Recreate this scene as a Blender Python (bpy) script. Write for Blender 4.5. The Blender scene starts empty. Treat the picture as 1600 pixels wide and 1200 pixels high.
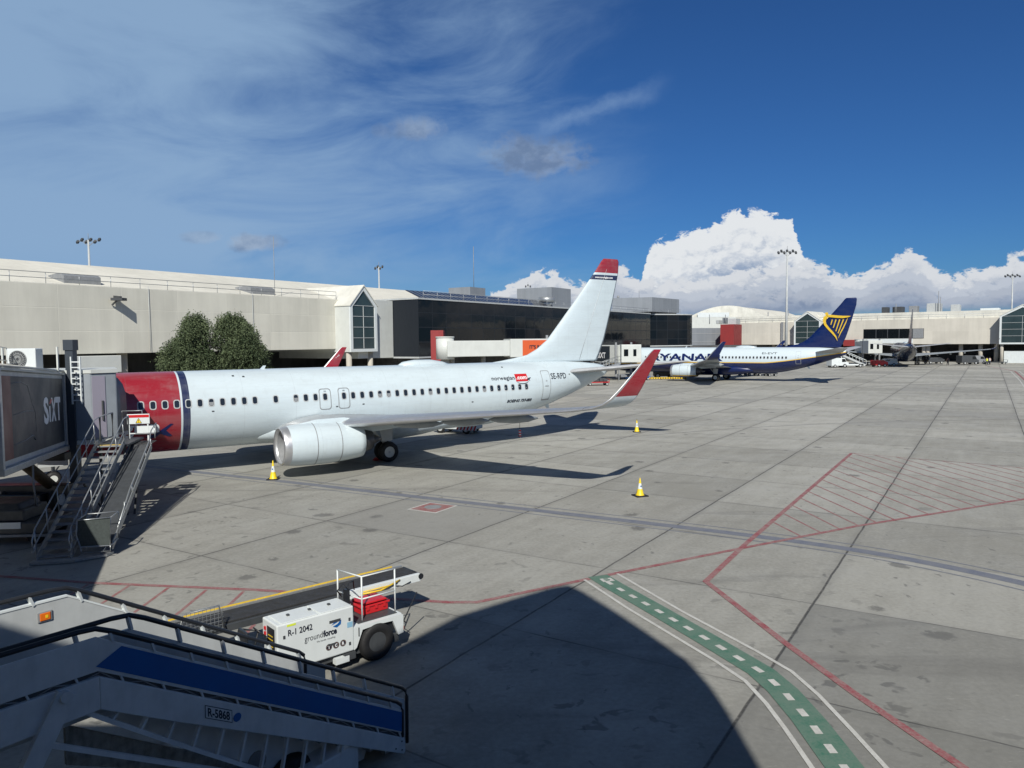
import bpy, bmesh, math, random
from mathutils import Vector, Matrix, noise as mnoise
random.seed(7)
R = math.radians
scene = bpy.context.scene
col = scene.collection

# ---------------------------------------------------------------- camera
CAM_H, FPX, PITCH, ROLL = 6.5965, 1173.29, .0581, -.0089
cam_d = bpy.data.cameras.new('camera'); cam = bpy.data.objects.new('camera', cam_d); col.objects.link(cam)
cam_d.sensor_width = 36; cam_d.lens = 36*FPX/1600; cam_d.clip_end = 8000; cam_d.clip_start = .1
_f = Vector((0, math.cos(PITCH), -math.sin(PITCH))); _r = Vector((1, 0, 0)); _u = _r.cross(_f)
_r2 = math.cos(ROLL)*_r + math.sin(ROLL)*_u; _u2 = -math.sin(ROLL)*_r + math.cos(ROLL)*_u
m = Matrix((( _r2.x, _u2.x, -_f.x, 0), (_r2.y, _u2.y, -_f.y, 0), (_r2.z, _u2.z, -_f.z, CAM_H), (0, 0, 0, 1)))
cam.matrix_world = m
scene.camera = cam

# ---------------------------------------------------------------- node helper
class S:
    """socket with arithmetic"""
    def __init__(s, nt, sock): s.nt = nt; s.k = sock
    def _m(s, op, *a):
        n = s.nt.nodes.new('ShaderNodeMath'); n.operation = op
        for i, v in enumerate((s,)+a):
            if isinstance(v, S): s.nt.links.new(v.k, n.inputs[i])
            else: n.inputs[i].default_value = v
        return S(s.nt, n.outputs[0])
    def __add__(s, o): return s._m('ADD', o)
    def __radd__(s, o): return s._m('ADD', o)
    def __sub__(s, o): return s._m('SUBTRACT', o)
    def __rsub__(s, o): return (s*-1)+o
    def __mul__(s, o): return s._m('MULTIPLY', o)
    def __rmul__(s, o): return s._m('MULTIPLY', o)
    def __truediv__(s, o): return s._m('DIVIDE', o)
    def gt(s, o): return s._m('GREATER_THAN', o)
    def lt(s, o): return s._m('LESS_THAN', o)
    def absv(s): return s._m('ABSOLUTE')
    def pw(s, e): return s._m('POWER', e)
    def mx(s, o): return s._m('MAXIMUM', o)
    def mn(s, o): return s._m('MINIMUM', o)
    def floor(s): return s._m('FLOOR')
    def mod(s, o): return s._m('FLOORED_MODULO', o)
    def sin(s): return s._m('SINE')
    def ss(s, a, b, lo=0., hi=1.):
        n = s.nt.nodes.new('ShaderNodeMapRange'); n.interpolation_type = 'SMOOTHSTEP'
        s.nt.links.new(s.k, n.inputs[0]); n.inputs[1].default_value = a; n.inputs[2].default_value = b
        n.inputs[3].default_value = lo; n.inputs[4].default_value = hi
        return S(s.nt, n.outputs[0])
def vmath(nt, op, a, b=None):
    n = nt.nodes.new('ShaderNodeVectorMath'); n.operation = op
    for i, v in enumerate((a, b)):
        if v is None: continue
        if isinstance(v, S): nt.links.new(v.k, n.inputs[i])
        else: n.inputs[i].default_value = v
    return S(nt, n.outputs[0])
def comb(nt, x, y, z):
    n = nt.nodes.new('ShaderNodeCombineXYZ')
    for i, v in enumerate((x, y, z)):
        if isinstance(v, S): nt.links.new(v.k, n.inputs[i])
        else: n.inputs[i].default_value = v
    return S(nt, n.outputs[0])
def sep(nt, v):
    n = nt.nodes.new('ShaderNodeSeparateXYZ'); nt.links.new(v.k, n.inputs[0])
    return [S(nt, n.outputs[i]) for i in range(3)]
def noise(nt, v, scale, detail=4, rough=.55, dist=0., lac=2.):
    n = nt.nodes.new('ShaderNodeTexNoise'); nt.links.new(v.k, n.inputs['Vector'])
    n.inputs['Scale'].default_value = scale; n.inputs['Detail'].default_value = detail
    n.inputs['Roughness'].default_value = rough; n.inputs['Distortion'].default_value = dist
    n.inputs['Lacunarity'].default_value = lac
    return S(nt, n.outputs['Fac'])
def mix(nt, fac, a, b):
    n = nt.nodes.new('ShaderNodeMix'); n.data_type = 'RGBA'; n.clamp_factor = True
    for i, v in ((0, fac), (6, a), (7, b)):
        if isinstance(v, S): nt.links.new(v.k, n.inputs[i])
        elif i == 0: n.inputs[i].default_value = v
        else: n.inputs[i].default_value = tuple(v)+(1,) if len(v) == 3 else v
    return S(nt, n.outputs[2])

# ---------------------------------------------------------------- sky and sun
SUN_EL, SUN_SHADOW_AZ = R(40.), R(0.5)      # shadows run away from the camera
w = bpy.data.worlds.new('World'); scene.world = w; w.use_nodes = True
nt = w.node_tree; nt.nodes.clear()
out = nt.nodes.new('ShaderNodeOutputWorld'); bg = nt.nodes.new('ShaderNodeBackground')
sky = nt.nodes.new('ShaderNodeTexSky'); sky.sky_type = 'NISHITA'; sky.sun_disc = False
sky.sun_elevation = SUN_EL; sky.sun_rotation = math.pi + SUN_SHADOW_AZ
sky.altitude = 0; sky.air_density = 1.0; sky.dust_density = .25; sky.ozone_density = 5.0
geo = nt.nodes.new('ShaderNodeTexCoord'); D = S(nt, geo.outputs['Generated'])
dx, dy, dz = sep(nt, D)
az = dx._m('ARCTAN2', dy)                    # 0 straight ahead, + to the right
elv = dz._m('ARCSINE')
def curve(nt, x, pts, x0, x1, y1):
    n = nt.nodes.new('ShaderNodeFloatCurve'); c = n.mapping.curves[0]
    P = [((a-x0)/(x1-x0), b/y1) for a, b in pts]
    c.points[0].location = P[0]; c.points[1].location = P[-1]
    for q in P[1:-1]: c.points.new(*q)
    for q in c.points: q.handle_type = 'AUTO_CLAMPED'
    n.mapping.update(); xs = (x-x0)*(1/(x1-x0)); nt.links.new(xs.k, n.inputs['Value'])
    return S(nt, n.outputs[0])*y1
V = comb(nt, az, elv*1.25, .3)
n_big = noise(nt, V, 9, 2, .5)
n_mid = noise(nt, V, 26, 6, .58, .15)
n_fine = noise(nt, V, 62, 6, .62)
def layer(prof, amp, seed, depth, bright, grey, x0=-.14, x1=-.02, soft=.006, base=.024):
    """one row of cumulus: white heaped tops falling to a grey base"""
    v = comb(nt, az, elv*1.5, seed)
    hb = noise(nt, comb(nt, az, 0., seed+3.), 16, 3, .55)
    nm = noise(nt, v, 29, 6, .60, .25); nf = noise(nt, v, 95, 4, .62)
    billow = (nm*2.-1.).absv()*-1.+1.        # rounded lumps
    d = prof + (hb-.5)*amp - elv + (billow-.78)*.042 + (nf-.5)*.007
    # relief: lumps facing up and left catch the sun
    nu = noise(nt, comb(nt, az-.004, elv*1.5+.013, seed), 29, 6, .60, .25); rel = ((nu*2.-1.).absv()*-1.+1.-billow)*-1.1
    t_ = d.ss(.0, depth, 1., .0)*.95 + rel*1.05 + (nm-.5)*.55 + (nf-.5)*.25
    c = mix(nt, t_.ss(.05, .85), grey, bright)
    m_ = d.ss(0., soft)*az.ss(x0, x1)*elv.ss(base, base+.022)
    return m_, c
prof0 = curve(nt, az, [(-.6, .0), (.10, .0), (.136, .006), (.166, .050), (.177, .098), (.193, .123), (.218, .131), (.25, .136), (.273, .150), (.312, .156), (.346, .149), (.359, .134), (.366, .101), (.38, .085), (.409, .047), (.472, .007), (1.2, .0)], -.6, 1.2, .25)
prof1 = curve(nt, az, [(-.6, .0), (-.08, .03), (-.029, .058), (.001, .071), (.044, .087), (.077, .074), (.111, .071), (.136, .093), (.157, .081), (.177, .075), (.218, .071), (.266, .077), (.365, .088), (.394, .083), (.416, .070), (.433, .072), (.454, .084), (.484, .094), (.504, .081), (.53, .066), (.548, .069), (.572, .079), (.596, .088), (.8, .10), (1.2, .05)], -.6, 1.2, .25)
L0 = layer(prof0, .012, .3, .13, (1.12, 1.16, 1.20), (.43, .55, .76), .05, .11, .006, .02)
L1 = layer(prof1, .020, 2.1, .050, (.98, 1.02, 1.08), (.35, .46, .66))
L2 = layer(prof1*.80, .030, 4.7, .042, (.74, .81, .93), (.27, .375, .57), -.09, .03)
L3 = layer(prof1*.58+.004, .024, 6.4, .034, (.62, .69, .82), (.28, .37, .56), -.06, .06)
L4 = layer(prof1*.40+.008, .014, 8.8, .026, (.52, .61, .77), (.26, .35, .54), -.02, .10, .01, .026)
# cirrus veil at the left
ang = comb(nt, az*1.1+elv*1.6, elv*4.2-az*.9, .1)
ci = noise(nt, ang, 3.0, 7, .60, .6)
ci2 = noise(nt, comb(nt, az*.8, elv*3.6-az*.5, 2.2), 2.2, 3, .5, .3)
veil = (ci*.75 + ci2*.5 - az*.62).ss(.44, .98)*az.ss(-.03, .26, 1., .0)*elv.ss(.0, .12, .55, 1.)*elv.ss(.6, .9, 1., 0.)*dy.ss(-.1, .5)*az.ss(-1.1, -.75)
# wisp (short trail) in the middle
tt = (az-.03)*.27 + .268
wis = ((elv-tt+(n_mid-.5)*.03).absv()).ss(.0, .018, 1., 0.)*az.ss(.015, .06)*az.ss(.14, .22, 1., 0.)*(.35+n_fine)
# lone puffs
def puff(a0, e0, ra, re, soft=.5):
    q = (((az-a0)*(1/ra)).pw(2.) + ((elv-e0)*(1/re)).pw(2.))
    return (q + (n_mid-.5)*5.6*soft + (n_fine-.5)*2.6*soft).ss(.0, 1.25, 1., 0.)
relief = (n_mid-noise(nt, comb(nt, az-.004, elv*1.25+.012, .3), 26, 6, .58, .15))*3.
pf = puff(.03, .236, .075, .030).mx(puff(-.122, .269, .040, .016)*.75).mx(puff(-.328, .124, .036, .012)*.85).mx(puff(-.385, .128, .028, .008)*.5).mx(puff(-.165, .264, .018, .010)*.4)
pcol = mix(nt, ((n_big-.5)*1.6+(n_mid-.5)*1.2+relief*.35+(n_fine-.5)*.5+.45).ss(.0, 1.0), (.30, .44, .72), (.78, .94, 1.18))
base = S(nt, sky.outputs[0])
skyc = vmath(nt, 'MULTIPLY', base, (.315, .635, 1.03))
SK = 6.2                                     # cloud radiance in units of the Nishita sky
def sc(c, k): return vmath(nt, 'MULTIPLY', c, (k, k, k))
skyc = mix(nt, (veil*.86).mn(.86), skyc, (4.4, 6.7, 9.8))
skyc = mix(nt, wis*.45, skyc, (3.9, 6.0, 9.4))
skyc = mix(nt, pf*.85, skyc, sc(pcol, SK*1.25))
for m_, c_ in (L0, L1, L2, L3, L4): skyc = mix(nt, m_, skyc, sc(c_, SK*1.75))
skyc = mix(nt, elv.ss(.62, .95)*.75, skyc, (.62, .80, 1.02))  # dim grey mixed into the unseen overhead sky to cut blue in shadows
low = elv.ss(-.01, .06, 1., 0.)
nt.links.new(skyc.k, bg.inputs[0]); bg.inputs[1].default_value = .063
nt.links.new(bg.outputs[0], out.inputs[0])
sl = bpy.data.lights.new('sun', 'SUN'); sl.energy = 5.0; sl.angle = R(.53); sl.color = (1, .965, .88)
sun = bpy.data.objects.new('sun', sl); col.objects.link(sun)
sdir = Vector((math.sin(SUN_SHADOW_AZ)*math.cos(SUN_EL), math.cos(SUN_SHADOW_AZ)*math.cos(SUN_EL), -math.sin(SUN_EL)))
sun.rotation_euler = sdir.to_track_quat('-Z', 'Y').to_euler(); sun.location = (0, -60, 60)
vs = scene.view_settings; vs.view_transform = 'Standard'; vs.look = 'None'; vs.exposure = 0; vs.gamma = 1; vs.use_curve_mapping = False
scene.cycles.max_bounces = 6; scene.cycles.transparent_max_bounces = 6
scene.cycles.use_denoising = True

# ---------------------------------------------------------------- materials
def mat(name, c, rough=.6, metal=0., var=.0, scale=3., spec=.5, bump=0., bscale=30., coat=0., var2=None, ior=None):
    m = bpy.data.materials.new(name); m.use_nodes = True; nt = m.node_tree
    b = nt.nodes['Principled BSDF']; b.inputs['Roughness'].default_value = rough; b.inputs['Metallic'].default_value = metal
    b.inputs['Base Color'].default_value = (*c, 1); b.inputs['Specular IOR Level'].default_value = spec
    b.inputs['Coat Weight'].default_value = coat
    co = S(nt, nt.nodes.new('ShaderNodeTexCoord').outputs['Object'])
    if var:
        n = noise(nt, co, scale, 6, .62)
        n2 = noise(nt, vmath(nt, 'MULTIPLY', co, (1., 1., .25)), scale*3.1, 3, .6)
        f = (n*.65+n2*.35).ss(.3, .7)
        d = var2 or tuple(x*(1-var) for x in c)
        mm = mix(nt, f, d, tuple(min(1, x*(1+var*.35)) for x in c))
        nt.links.new(mm.k, b.inputs['Base Color'])
        rr = n.ss(.3, .7, min(1, rough*1.15), rough*.85); nt.links.new(rr.k, b.inputs['Roughness'])
    if bump:
        bn = nt.nodes.new('ShaderNodeBump'); bn.inputs['Strength'].default_value = bump; bn.inputs['Distance'].default_value = .02
        nt.links.new(noise(nt, co, bscale, 4, .6).k, bn.inputs['Height']); nt.links.new(bn.outputs[0], b.inputs['Normal'])
    return m
M = {}
M['white'] = mat('white_paint', (.66, .70, .70), .38, 0, .08, 1.1)
M['offwhite'] = mat('weathered_white_paint', (.58, .60, .57), .45, 0, .09, .8)
M['stairwhite'] = mat('stair_white_paint', (.62, .64, .65), .42, 0, .16, 2.5)
M['palegrey'] = mat('pale_grey_paint', (.46, .48, .48), .45, 0, .14, 2)
M['grey'] = mat('grey_paint', (.25, .26, .27), .5, 0, .2, 3)
M['darkgrey'] = mat('dark_grey_paint', (.06, .065, .07), .5, 0, .25, 3)
M['black'] = mat('black_rubber', (.015, .015, .016), .7, 0, .3, 6, bump=.2)
M['blackmetal'] = mat('black_painted_metal', (.02, .022, .026), .4, 0, .2, 4)
M['belt'] = mat('conveyor_belt_rubber', (.035, .036, .038), .75, 0, .35, 5, bump=.3, bscale=60)
M['alu'] = mat('bare_aluminium', (.60, .61, .62), .42, .75, .08, 2)
M['galv'] = mat('galvanised_steel', (.42, .44, .45), .42, .6, .2, 8)
M['darksteel'] = mat('dark_steel', (.10, .10, .11), .4, .7, .2, 8)
M['yellow'] = mat('yellow_paint', (.72, .48, .03), .5, 0, .2, 5)
M['hivis'] = mat('fluorescent_yellow_fabric', (.65, .75, .05), .8)
M['coneyellow'] = mat('yellow_plastic', (.86, .62, .02), .45, 0, .12, 9)
M['red'] = mat('red_paint', (.42, .015, .02), .4, 0, .15, 3)
M['redplastic'] = mat('red_plastic', (.55, .02, .025), .35, 0, .1, 6)
M['brick'] = mat('maroon_cladding', (.27, .03, .03), .6, 0, .15, 1)
M['orange'] = mat('orange_panel', (.62, .10, .025), .5, 0, .08, 1)
M['amber'] = mat('amber_lamp_plastic', (.75, .16, .01), .25)
M['blue'] = mat('blue_paint', (.008, .11, .36), .4, 0, .10, 2)
M['navy'] = mat('navy_paint', (.006, .014, .085), .32, 0, .1, 2)
M['text_dark'] = mat('dark_lettering', (.012, .016, .03), .5)
M['text_white'] = mat('white_lettering', (.8, .8, .8), .5)
M['sixt'] = mat('dark_advert_panel', (.020, .027, .036), .50, 0, .1, .8)
M['sixtred'] = mat('orange_red_advert_panel', (.13, .026, .022), .5, 0, .1, .8)
M['brown'] = mat('rusty_brown_steel', (.07, .045, .022), .6, 0, .4, 5)
M['glassdark'] = mat('dark_window_glass', (.006, .008, .010), .08, 0, spec=.6)
M['jetglass'] = mat('cabin_window_pane', (.018, .024, .032), .12, 0, spec=.6)
M['glassgreen'] = mat('greenish_glazing', (.035, .055, .060), .10, 0, .3, .3, spec=.6)
M['concrete_wall'] = mat('cast_concrete', (.46, .43, .37), .85, 0, .18, .25, bump=.15, bscale=6)
M['roofwhite'] = mat('white_roof_membrane', (.68, .67, .60), .7, 0, .22, .25)
M['roofgrey'] = mat('grey_plant_cladding', (.24, .26, .28), .55, .2, .12, .5)
M['skin'] = mat('skin', (.45, .26, .19), .6)
M['hair'] = mat('dark_hair', (.02, .014, .01), .7)
M['trousers'] = mat('dark_work_trousers', (.03, .035, .05), .8)

# ---------------------------------------------------------------- mesh builder
class MB:
    def __init__(s): s.v = []; s.f = []; s.mi = []; s.sm = []; s.cur = 0
    def add(s, vs, fs, smooth=False):
        o = len(s.v); s.v += [tuple(p) for p in vs]
        for f in fs: s.f.append([i+o for i in f]); s.mi.append(s.cur); s.sm.append(smooth)
        return s
    def m(s, i): s.cur = i; return s
    def box(s, a, b):
        x0, y0, z0 = [min(p, q) for p, q in zip(a, b)]; x1, y1, z1 = [max(p, q) for p, q in zip(a, b)]
        return s.add([(x0,y0,z0),(x1,y0,z0),(x1,y1,z0),(x0,y1,z0),(x0,y0,z1),(x1,y0,z1),(x1,y1,z1),(x0,y1,z1)],
            [(0,3,2,1),(4,5,6,7),(0,1,5,4),(1,2,6,5),(2,3,7,6),(3,0,4,7)])
    def prism(s, poly, vec):
        n = len(poly); vec = Vector(vec); A = [Vector(p) for p in poly]; B = [p+vec for p in A]
        return s.add(A+B, [list(range(n))[::-1], list(range(n, 2*n))] + [(i, (i+1) % n, (i+1) % n+n, i+n) for i in range(n)])
    def plan(s, pts, z0, z1):
        return s.prism([(x, y, z0) for x, y in pts], (0, 0, z1-z0))
    def beam(s, p, q, wd, h=None, up=(0, 0, 1)):
        h = h or wd; p = Vector(p); q = Vector(q); d = (q-p).normalized(); u = Vector(up)
        if abs(d.dot(u)) > .98: u = Vector((0, 1, 0))
        r = d.cross(u).normalized()*wd/2; t = r.normalized().cross(d).normalized()*h/2
        return s.prism([p-r-t, p+r-t, p+r+t, p-r+t], q-p)
    def cyl(s, p, q, r, r2=None, n=12, cap=True):
        r2 = r if r2 is None else r2; p = Vector(p); q = Vector(q); d = (q-p).normalized()
        u = Vector((0, 0, 1)) if abs(d.z) < .9 else Vector((1, 0, 0)); a = d.cross(u).normalized(); b = a.cross(d)
        vs = []
        for c, rr in ((p, r), (q, r2)):
            for i in range(n):
                t = 2*math.pi*i/n; vs.append(c+a*math.cos(t)*rr+b*math.sin(t)*rr)
        s.add(vs, [(i, (i+1) % n, (i+1) % n+n, i+n) for i in range(n)], True)
        if cap: s.add(vs, [list(range(n))[::-1], list(range(n, 2*n))])
        return s
    def tube(s, pts, r, n=8):
        pts = [Vector(p) for p in pts]; rings = []
        for i, p in enumerate(pts):
            d = (pts[min(i+1, len(pts)-1)]-pts[max(i-1, 0)]).normalized()
            u = Vector((0, 0, 1)) if abs(d.z) < .95 else Vector((1, 0, 0)); a = d.cross(u).normalized(); b = a.cross(d)
            k = 1.
            if 0 < i < len(pts)-1:
                c = (pts[i]-pts[i-1]).normalized().dot(d); k = 1/max(c, .5)
            rings.append([p+(a*math.cos(2*math.pi*j/n)*k+b*math.sin(2*math.pi*j/n))*r for j in range(n)])
        return s.loft(rings)
    def loft(s, rings, cap=True, smooth=True, closed=True):
        n = len(rings[0]); vs = [p for rg in rings for p in rg]; fs = []
        for k in range(len(rings)-1):
            for i in range(n if closed else n-1):
                j = (i+1) % n; fs.append((k*n+i, k*n+j, (k+1)*n+j, (k+1)*n+i))
        s.add(vs, fs, smooth)
        if cap: s.add(vs, [list(range(n))[::-1], list(range((len(rings)-1)*n, len(rings)*n))])
        return s
    def lathe(s, prof, c=(0, 0, 0), axis='x', n=32, sz=1., cap=False):
        rings = []
        for (a, r) in prof:
            rg = []
            for i in range(n):
                t = 2*math.pi*i/n; u, v = r*math.cos(t), r*math.sin(t)
                if v < 0: v *= sz
                if axis == 'x': p = (c[0]+a, c[1]+u, c[2]+v)
                elif axis == 'y': p = (c[0]+u, c[1]+a, c[2]+v)
                else: p = (c[0]+u, c[1]+v, c[2]+a)
                rg.append(p)
            rings.append(rg)
        return s.loft(rings, cap)
    def build(s, name, mats, parent=None, bevel=0., fix=True):
        me = bpy.data.meshes.new(name); me.from_pydata([tuple(p) for p in s.v], [], s.f)
        if not isinstance(mats, (list, tuple)): mats = [mats]
        for x in mats: me.materials.append(x if not isinstance(x, str) else M[x])
        me.polygons.foreach_set('material_index', s.mi); me.polygons.foreach_set('use_smooth', s.sm)
        if fix:
            bm = bmesh.new(); bm.from_mesh(me); bmesh.ops.remove_doubles(bm, verts=bm.verts, dist=1e-5)
            bmesh.ops.recalc_face_normals(bm, faces=bm.faces); bm.to_mesh(me); bm.free()
        me.update()
        o = bpy.data.objects.new(name, me); col.objects.link(o)
        if parent: o.parent = parent
        if bevel:
            b = o.modifiers.new('bevel', 'BEVEL'); b.width = bevel; b.segments = 2; b.limit_method = 'ANGLE'; b.angle_limit = R(40)
        return o
def tag(o, label=None, cat=None, group=None, kind=None):
    if label: o['label'] = label
    if cat: o['category'] = cat
    if group: o['group'] = group
    if kind: o['kind'] = kind
    return o
def thing(name, label, cat, loc=(0, 0, 0), rz=0, group=None):
    o = bpy.data.objects.new(name, None); col.objects.link(o); o.location = loc; o.rotation_euler = (0, 0, rz); o.empty_display_size = .3
    return tag(o, label, cat, group)
def copy_tree(o, parent=None):
    c = o.copy(); col.objects.link(c); c.parent = parent
    for ch in [x for x in bpy.data.objects if x.parent == o]: copy_tree(ch, c)
    return c
def text_pts(s, size, shear=0., bold=0., xs=1., cut=0.):
    """text as a flat mesh: (verts2d, faces), origin at lower left"""
    cu = bpy.data.curves.new('t', 'FONT'); cu.body = s; cu.size = size; cu.shear = shear; cu.offset = bold; cu.resolution_u = 3
    ob = bpy.data.objects.new('t', cu); col.objects.link(ob)
    dg = bpy.context.evaluated_depsgraph_get(); me = bpy.data.meshes.new_from_object(ob.evaluated_get(dg))
    if cut:
        bm = bmesh.new(); bm.from_mesh(me); bmesh.ops.triangulate(bm, faces=bm.faces)
        for _ in range(5):
            ed = [e for e in bm.edges if e.calc_length() > cut]
            if not ed: break
            bmesh.ops.subdivide_edges(bm, edges=ed, cuts=1); bmesh.ops.triangulate(bm, faces=[f for f in bm.faces if len(f.verts) > 3])
        bm.to_mesh(me); bm.free()
    vs = [(v.co.x*xs, v.co.y) for v in me.vertices]; fs = [list(p.vertices) for p in me.polygons]
    bpy.data.objects.remove(ob); bpy.data.meshes.remove(me); bpy.data.curves.remove(cu)
    return vs, fs
def text(name, s, size, org, ux, uz, m, parent, shear=0., bold=0., xs=1., fit=None, off=(0, 0, 0)):
    vs, fs = text_pts(s, size, shear, bold, xs)
    if fit:
        wd = max(v[0] for v in vs)-min(v[0] for v in vs); x0 = min(v[0] for v in vs); vs = [((x-x0)*fit/wd, y) for x, y in vs]
    o, ux, uz, off = Vector(org), Vector(ux), Vector(uz), Vector(off)
    b = MB(); b.add([o+ux*x+uz*y+off for x, y in vs], fs)
    return b.build(name, m, parent, fix=False)
# pier grid: s runs along the piers, t across them
G1 = Vector((.5358, .8443, 0)); G2 = Vector((.8443, -.5358, 0))
def st(s_, t_, z=0.): return G1*s_+G2*t_+Vector((0, 0, z))
GA = math.atan2(G1.y, G1.x)
def struct(o): o['kind'] = 'structure'; return o
# ================================================================ GROUND
def ground_mat():
    m = bpy.data.materials.new('apron_concrete'); m.use_nodes = True; nt = m.node_tree; b = nt.nodes['Principled BSDF']
    P = S(nt, nt.nodes.new('ShaderNodeTexCoord').outputs['Object']); x, y, z = sep(nt, P)
    s_ = x*G1.x+y*G1.y; t_ = x*G2.x+y*G2.y
    wob = (noise(nt, P, .6, 3)-.5)*.08
    a = ((t_+3.53+wob)*(1/5.66)); c = ((s_-19.42+wob)*(1/5.22))
    fa = (a.mod(1.)-.5).absv()*-1.+.5; fc = (c.mod(1.)-.5).absv()*-1.+.5   # 0 at a joint
    fine = noise(nt, P, 9., 5, .6)
    ja = (fa*5.66).ss(.012, .045, 1., 0.)*noise(nt, P, .35, 3).ss(.25, .5, .55, 1.)
    jc = (fc*5.22).ss(.010, .035, 1., 0.)*noise(nt, P, .5, 3).ss(.35, .6, .25, .9)
    joint = (ja.mx(jc)*(fine.ss(.3, .55, .6, 1.))).mn(1.)
    halo = ((fa*5.66).ss(.03, .35, 1., 0.)).mx((fc*5.22).ss(.03, .3, .6, 0.))
    wn = nt.nodes.new('ShaderNodeTexWhiteNoise'); wn.noise_dimensions = '2D'
    cell = comb(nt, a.floor(), c.floor(), 0.); nt.links.new(cell.k, wn.inputs[0]); slab = S(nt, wn.outputs[0])
    big = noise(nt, P, .06, 5, .6); midn = noise(nt, P, .45, 6, .62); streak = noise(nt, comb(nt, s_*.25, t_*2.2, 0.), .9, 5, .6)
    v = big*.34+midn*.36+streak*.22+slab*.16+fine*.34
    c1 = mix(nt, v.ss(.53, .90), (.268, .262, .232), (.44, .432, .388))
    c1 = mix(nt, halo*.22, c1, (.16, .155, .145))
    # scattered oil spots and scuffs
    vo = nt.nodes.new('ShaderNodeTexVoronoi'); vo.voronoi_dimensions = '2D'; vo.inputs['Scale'].default_value = .42
    wp = vmath(nt, 'ADD', P, comb(nt, (midn-.5)*1.2, (fine-.5)*.7, 0.)); nt.links.new(wp.k, vo.inputs['Vector'])
    sp = S(nt, vo.outputs['Distance']); cc = nt.nodes.new('ShaderNodeSeparateColor'); nt.links.new(vo.outputs['Color'], cc.inputs[0])
    pick = S(nt, cc.outputs[0]); rr = S(nt, cc.outputs[1])
    spot = ((sp-rr*.11).ss(-.02, .05, 1., 0.))*pick.ss(.62, .70)
    c1 = mix(nt, spot*.62, c1, (.075, .073, .07))
    vo2 = nt.nodes.new('ShaderNodeTexVoronoi'); vo2.voronoi_dimensions = '2D'; vo2.inputs['Scale'].default_value = 2.3
    nt.links.new(vmath(nt, 'MULTIPLY', wp, (1., .55, 1.)).k, vo2.inputs['Vector'])
    c2 = nt.nodes.new('ShaderNodeSeparateColor'); nt.links.new(vo2.outputs['Color'], c2.inputs[0])
    sp2 = (S(nt, vo2.outputs['Distance'])-S(nt, c2.outputs[1])*.10).ss(.0, .07, 1., 0.)*S(nt, c2.outputs[0]).ss(.74, .80)
    c1 = mix(nt, sp2*.55*noise(nt, P, .12, 3).ss(.36, .58), c1, (.08, .078, .075))
    # smudges left by turning wheels
    sm = noise(nt, comb(nt, x*.18, y*1.1, 3.), .55, 5, .65, .6).ss(.55, .72)
    c1 = mix(nt, sm*.36, c1, (.13, .125, .115))
    # pale scuffs and patched slabs
    ps = noise(nt, comb(nt, s_*.9, t_*.22, 7.), .8, 6, .7, .3).ss(.60, .72)
    c1 = mix(nt, ps*.35, c1, (.43, .42, .39))
    c1 = mix(nt, slab.ss(.90, .93)*.40, c1, (.17, .168, .16))
    dark = (s_.lt(19.42)*t_.gt(-3.53))*.30+s_.ss(14., 55., .26, 0.)  # darker slab block, plus near-to-far brightness falloff painted into the colour
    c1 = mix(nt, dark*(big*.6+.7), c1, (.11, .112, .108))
    # clustered oil blotches where vehicles stand, mostly near the pier
    bl_ = noise(nt, vmath(nt, 'MULTIPLY', P, (1., 1.25, 1.)), 1.7, 3, .55, .4).ss(.60, .66)*noise(nt, P, .22, 3).ss(.38, .62)*(s_.ss(12., 24., 1., .25))
    c1 = mix(nt, bl_*.62, c1, (.07, .07, .068))
    sc_ = noise(nt, comb(nt, x*.5, y*3.2, 1.), 5.5, 5, .7).ss(.62, .72)
    c1 = mix(nt, sc_*.30, c1, (.50, .49, .455))
    c1 = mix(nt, joint*.88, c1, (.035, .034, .032))
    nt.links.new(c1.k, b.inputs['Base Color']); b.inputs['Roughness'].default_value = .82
    nt.links.new((midn.ss(.3, .7, .9, .66)).k, b.inputs['Roughness'])
    bn = nt.nodes.new('ShaderNodeBump'); bn.inputs['Strength'].default_value = .25; bn.inputs['Distance'].default_value = .02
    nt.links.new((fine*.5-joint+noise(nt, P, 40, 3)*.4).k, bn.inputs['Height']); nt.links.new(bn.outputs[0], b.inputs['Normal'])
    return m
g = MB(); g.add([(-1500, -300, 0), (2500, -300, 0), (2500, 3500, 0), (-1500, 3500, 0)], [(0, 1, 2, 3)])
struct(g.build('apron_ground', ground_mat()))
def paint(name, c, wear=.5, alpha=1., scale=2.5):
    """worn road paint: where worn away the pale concrete tone shows"""
    m = bpy.data.materials.new(name); m.use_nodes = True; nt = m.node_tree; b = nt.nodes['Principled BSDF']
    P = S(nt, nt.nodes.new('ShaderNodeTexCoord').outputs['Object'])
    n = noise(nt, P, scale, 6, .68)*.6+noise(nt, P, scale*9, 4, .6)*.4
    f = n.ss(.5-.28*wear, .5+.3*(1-wear)+.12, 1., 0.)*wear
    nt.links.new(mix(nt, (f+(1-alpha)).mn(1.), c, (.31, .30, .27)).k, b.inputs['Base Color']); b.inputs['Roughness'].default_value = .7
    return m
M['p_red'] = paint('worn_red_marking', (.25, .032, .045), .68)
M['p_redthin'] = paint('faded_red_marking', (.26, .045, .052), .7)
M['p_green'] = paint('green_walkway_paint', (.012, .125, .075), .34)
M['p_white'] = paint('worn_white_marking', (.60, .60, .57), .58)
M['p_blue'] = paint('faded_blue_grey_marking', (.085, .105, .165), .42)
M['p_dark'] = paint('dark_tyre_rubber', (.13, .128, .125), .6)
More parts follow.
